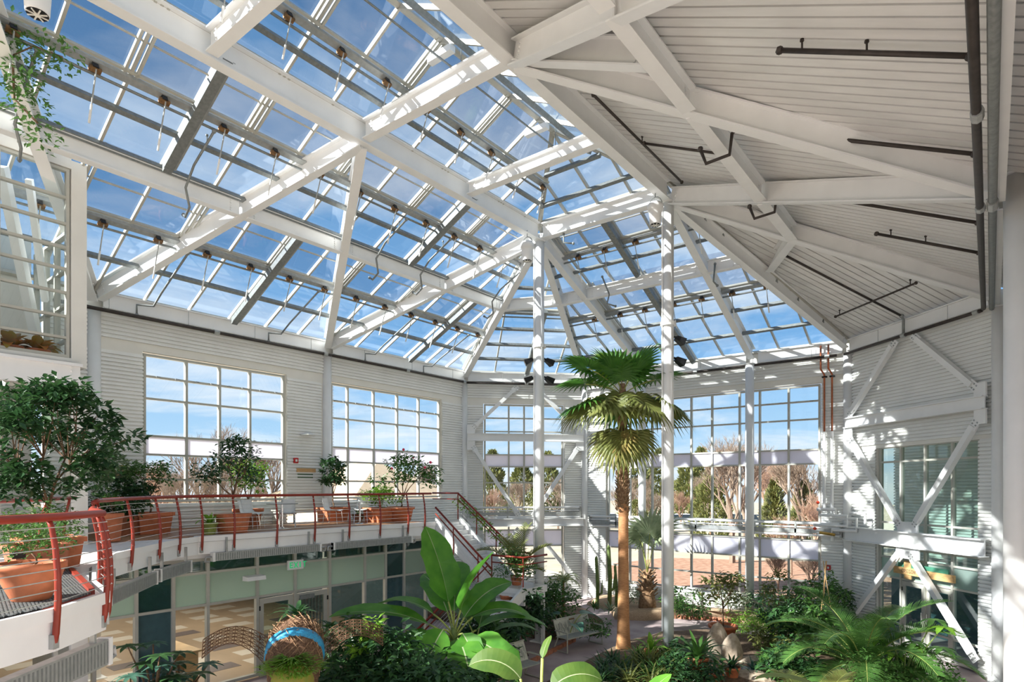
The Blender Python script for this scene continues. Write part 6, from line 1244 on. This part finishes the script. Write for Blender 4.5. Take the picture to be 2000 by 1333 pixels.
# ============================================================ outdoors
og_ = MB().prism([(-160, -90, -.42), (160, -90, -.42), (160, 190, -.42), (-160, 190, -.42)], (0, 0, .1)); root_struct('floor_outdoors', og_, M_ext, 'dry tan winter lawn around the building')
def flat(lb, pts, z, m, cat): return solo(cat.replace(' ', '_'), MB().prism([(x, y, z-.05) for x, y in pts], (0, 0, .05)), m, lb, cat)
flat('curved mulch bed outside the rear window', [(2, 9), (6, 8.0), (12, 8.3), (16, 9.5), (22, 13), (24, 22), (10, 26), (0, 22), (-2, 14)], -.28, M_mulch, 'mulch bed')
flat('pale curved walk outside the rear window', [(-4, 9), (3, 6.6), (9, 6.0), (15, 6.6), (22, 9.5), (30, 15), (29, 17), (21, 11.5), (15, 8.3), (9, 7.6), (3, 8.2), (-3, 11)], -.26, M_walk, 'walk')
flat('wide pale parking lot beyond the lawn', [(-60, 62), (60, 70), (90, 62), (90, 80), (-60, 84)], -.28, M_walk, 'parking lot')
flat('pale terrace outside the left windows', [(-45, -30), (-8, -30), (-8, 4), (-45, 12)], -.28, M_walk, 'terrace')
def bare_tree(seed, m, h, depth=6, spread=.55):
    rn = random.Random(seed); mb = MB()
    def grow(p, d, ln, r, k):
        q = p+d*ln; mb.tube(p, q, r, 5 if k > 3 else 3, r*.72, cap=False)
        if k == 0: return
        for i in range(3 if k < depth else 4):
            a = rn.uniform(0, 6.28); s_ = V((math.cos(a), math.sin(a), rn.uniform(-.1, .5))); nd = (d+s_*spread*rn.uniform(.6, 1.3)+UP*.12).normalized(); grow(p+d*ln*rn.uniform(.6, 1.0), nd, ln*rn.uniform(.62, .86), r*.62, k-1)
    grow(V((0, 0, -.3)), UP, h*.24, h*.019, depth); return mb
def tree_proto(name, seed, m, h, lb, cat='tree', **k):
    t = thing(name, (0, 0, -.3), lb, cat, 'bare winter trees outside'); mb = bare_tree(seed, m, h, **k); part('branches', mb, m, t); return t
protos = [tree_proto('bare_tree', s_, m, 9, 'bare winter tree', depth=7) for s_, m in ((1, M_twig), (2, M_twig), (3, M_twigred))]
where = ['seen through the first left window', 'seen through the second left window', 'seen through the K braced window', 'seen through the rear window', 'seen through the rear window right bay']
TREES = [(0, -39.52, 7.53, 1.5, 1.48, 'tall bare tree in the second pane column of the first left window'),
 (1, -38.77, 13.18, 1.5, 0.65, 'bare tree at the right side of the first left window'),
 (2, -34.27, 1.48, 1.15, 2.49, 'twiggy bare tree low in the left column of the first left window'),
 (0, -25.94, 2.89, 1.0, 0.97, 'bare tree low behind the citrus tree'),
 (1, -26.46, -0.04, 1.0, 0.42, 'bare tree low in the middle of the first left window'),
 (2, -46.65, 29.86, 0.9, 2.52, 'bare tree behind the tan house roof'),
 (1, -31.34, 29.11, 1.2, 5.76, 'bare tree at the right edge of the second left window'),
 (0, -36.28, 20.19, 1.15, 5.03, 'bare tree left of the tan house'),
 (2, -26.04, 33.23, 0.8, 4.81, 'bare tree in the left pane column of the K braced window'),
 (1, -32.86, 46.94, 0.9, 1.39, 'bare tree in the middle of the K braced window'),
 (0, -22.83, 42.07, 0.9, 3.37, 'bare tree at the right of the K braced window'),
 (1, -14.3, 42.37, 0.8, 1.74, 'bare tree at the left end of the rear window'),
 (2, -11.0, 51.28, 0.75, 1.08, 'bare tree left of the round juniper'),
 (0, -21.99, 61.74, 1.0, 0.67, 'bare tree beside the hidden rear column'),
 (1, 4.88, 21.82, 1.25, 1.35, 'tall bare tree right of the round juniper'),
 (0, -0.11, 40.75, 1.4, 5.82, 'bare tree behind the light patched rear column'),
 (2, 3.95, 33.77, 1.2, 5.21, 'reddish bare tree left of the pointed juniper'),
 (1, 7.78, 29.15, 1.2, 5.07, 'bare tree behind the right juniper'),
 (2, 9.75, 23.08, 0.75, 5.03, 'reddish bare tree at the right end of the rear window'),
 (2, 9.59, 17.88, 0.55, 1.21, 'low reddish bare tree between the junipers'),
 (2, 10.63, 11.09, 0.32, 1.95, 'low twiggy bush before the pointed juniper'),
 (2, 12.37, 9.91, 0.35, 3.94, 'low twiggy bush before the right juniper'),
 (1, -10.35, 58.12, 1.0, 4.6, 'distant bare tree over the round juniper'),
 (0, -6.62, 35.68, 0.7, 5.37, 'thin bare tree beside the parked van')]
for i, (k, x, y, s_, rz, lb) in enumerate(TREES):
    if k < 3 and protos[k].get('used') is None and False: pass
    copy_tree(protos[k], (x, y, -.3), rz, lb, s_)
for p in protos:
    for c in list(p.children): bpy.data.objects.remove(c)
    bpy.data.objects.remove(p)
def juniper(lb, x, y, r, h, seed, pointed=1):
    rn = random.Random(seed); t = thing('juniper', (x, y, -.3), lb, 'evergreen', 'evergreens outside'); part('trunk', MB().tube((x, y, -.3), (x, y, h*.5), .15, 6, .05), M_bark, t); mb = MB()
    for i in range(3200):
        u_ = rn.random()**.8; z = h*u_; rr = r*(1-u_)**(.55*pointed)*min(1, .55+u_*3)*rn.uniform(.6, 1.05)*(1+.18*math.sin(u_*23+seed)); a = rn.uniform(0, 6.28); p = V((x+rr*math.cos(a), y+rr*math.sin(a), z-.3)); d = V((math.cos(a)*.5, math.sin(a)*.5, rn.uniform(.2, 1))).normalized(); s_ = d.cross(V((rn.uniform(-1, 1), rn.uniform(-1, 1), .2))).normalized(); L_ = h*rn.uniform(.03, .07); w = L_*.3; k = len(mb.v)
        mb.v += [p-s_*w, p+s_*w, p+d*L_]; mb.f.append((k, k+1, k+2))
    part('foliage', mb, M_juniper, t, stuff=True)
juniper('round olive juniper in the middle of the rear window', -1.31, 34.74, 2.3, 5.9, 1, 0.8)
juniper('pointed juniper right of the light patched rear column', 4.92, 31.99, 1.6, 5.8, 2, 1.4)
juniper('juniper at the right end of the rear window', 7.37, 31.36, 1.7, 5.6, 3, 1.2)
juniper('low round evergreen at the left end of the rear window', -15.19, 48.02, 2.0, 3.6, 4, 0.8)
juniper('distant dark conifer in the left of the K braced window', -45.13, 56.39, 3.0, 11, 5, 1.1)
juniper('distant dark conifer in the right of the K braced window', -40.87, 66.05, 3.2, 11, 6, 1.1)
juniper('distant conifer behind the palm trunk', -29.13, 75.19, 3.4, 12, 7, 1.1)
juniper('distant conifer near the parked van', -19.94, 76.0, 3.2, 10, 8, 1.1)
juniper('distant round conifer above the round juniper', -22.01, 87.07, 3.5, 12, 9, 1.0)
juniper('distant conifer between the ring columns', -28.64, 84.44, 3.5, 12, 10, 1.1)
juniper('distant conifer in the middle of the K braced window', -48.53, 68.96, 3.5, 10, 11, 1.0)
def car(lb, x, y, a, m, s_=1):
    t = thing('parked_car', (x, y, -.28), lb, 'car', 'cars parked beyond the lawn'); c, sn = math.cos(a), math.sin(a); g = lambda u, v, w: V((x+u*c-v*sn, y+u*sn+v*c, -.28+w))
    def blk(u0, u1, v, z0, z1, k=0): return MB().hexa([g(u0, -v, z0), g(u1, -v, z0), g(u1, v, z0), g(u0, v, z0), g(u0+k, -v*.9, z1), g(u1-k*1.6, -v*.9, z1), g(u1-k*1.6, v*.9, z1), g(u0+k, v*.9, z1)])
    part('body', blk(-2.3, 2.3, .9, .35, .95), m, t); part('cabin', blk(-2.0, 1.2, .85, .95, 1.65, .3), M_carg, t); part('roof', blk(-1.6, .6, .75, 1.65, 1.72), m, t)
    for u in (-1.4, 1.4):
        for v in (-.9, .9): part('wheel', MB().tube(g(u, v-.1, .36), g(u, v+.1, .36), .36, 12), M_tire, t)
car('white van beside the near ring column', -14.5, 52.36, 0.66, M_carw)
car('white pickup right of the near ring column', -12.72, 56.28, 0.7, M_carw)
car('pale car behind the light patched rear column', -6.14, 61.4, 0.7, M_carw)
car('dark red car at the K braced window', -28.94, 49.98, 0.66, M_carr)
car('white car low in the K braced window', -32.8, 45.71, 0.6, M_carw)
car('pale car left of the palm trunk', -21.33, 52.11, 0.66, M_carw)
hs = thing('tan_house', (-31.03, 19.21, -.3), 'tan house with a hipped roof beyond the second left window', 'building'); hx, hy, hz = ORG[hs]
part('wall', MB().box((hx-7, hy-7, -.3), (hx+7, hy+7, 3.4)), M_stucco, hs)
part('roof', MB().add([(hx-8, hy-8, 3.4), (hx+8, hy-8, 3.4), (hx+8, hy+8, 3.4), (hx-8, hy+8, 3.4), (hx-2, hy, 7.4), (hx+2, hy, 7.4)], [(0, 1, 5, 4), (1, 2, 5), (2, 3, 4, 5), (3, 0, 4), (0, 3, 2, 1)]), M_shingle, hs)
for i in range(4): part('window', MB().box((hx+6.98, hy-5+i*2.7, .8), (hx+7.05, hy-3.6+i*2.7, 2.2)), M_carg, hs)
h2 = thing('long_low_building', (-62, 8, -.3), 'long low pale building beyond the first left window', 'building'); part('wall', MB().box((-66, -22, -.3), (-58, 30, 3.2)), M_stucco, h2); part('roof', MB().box((-66.5, -22.5, 3.2), (-57.5, 30.5, 3.7)), M_chair, h2)
for i in range(12): part('window', MB().box((-58.02, -20+i*4, 1.0), (-57.95, -17.5+i*4, 2.4)), M_carg, h2)
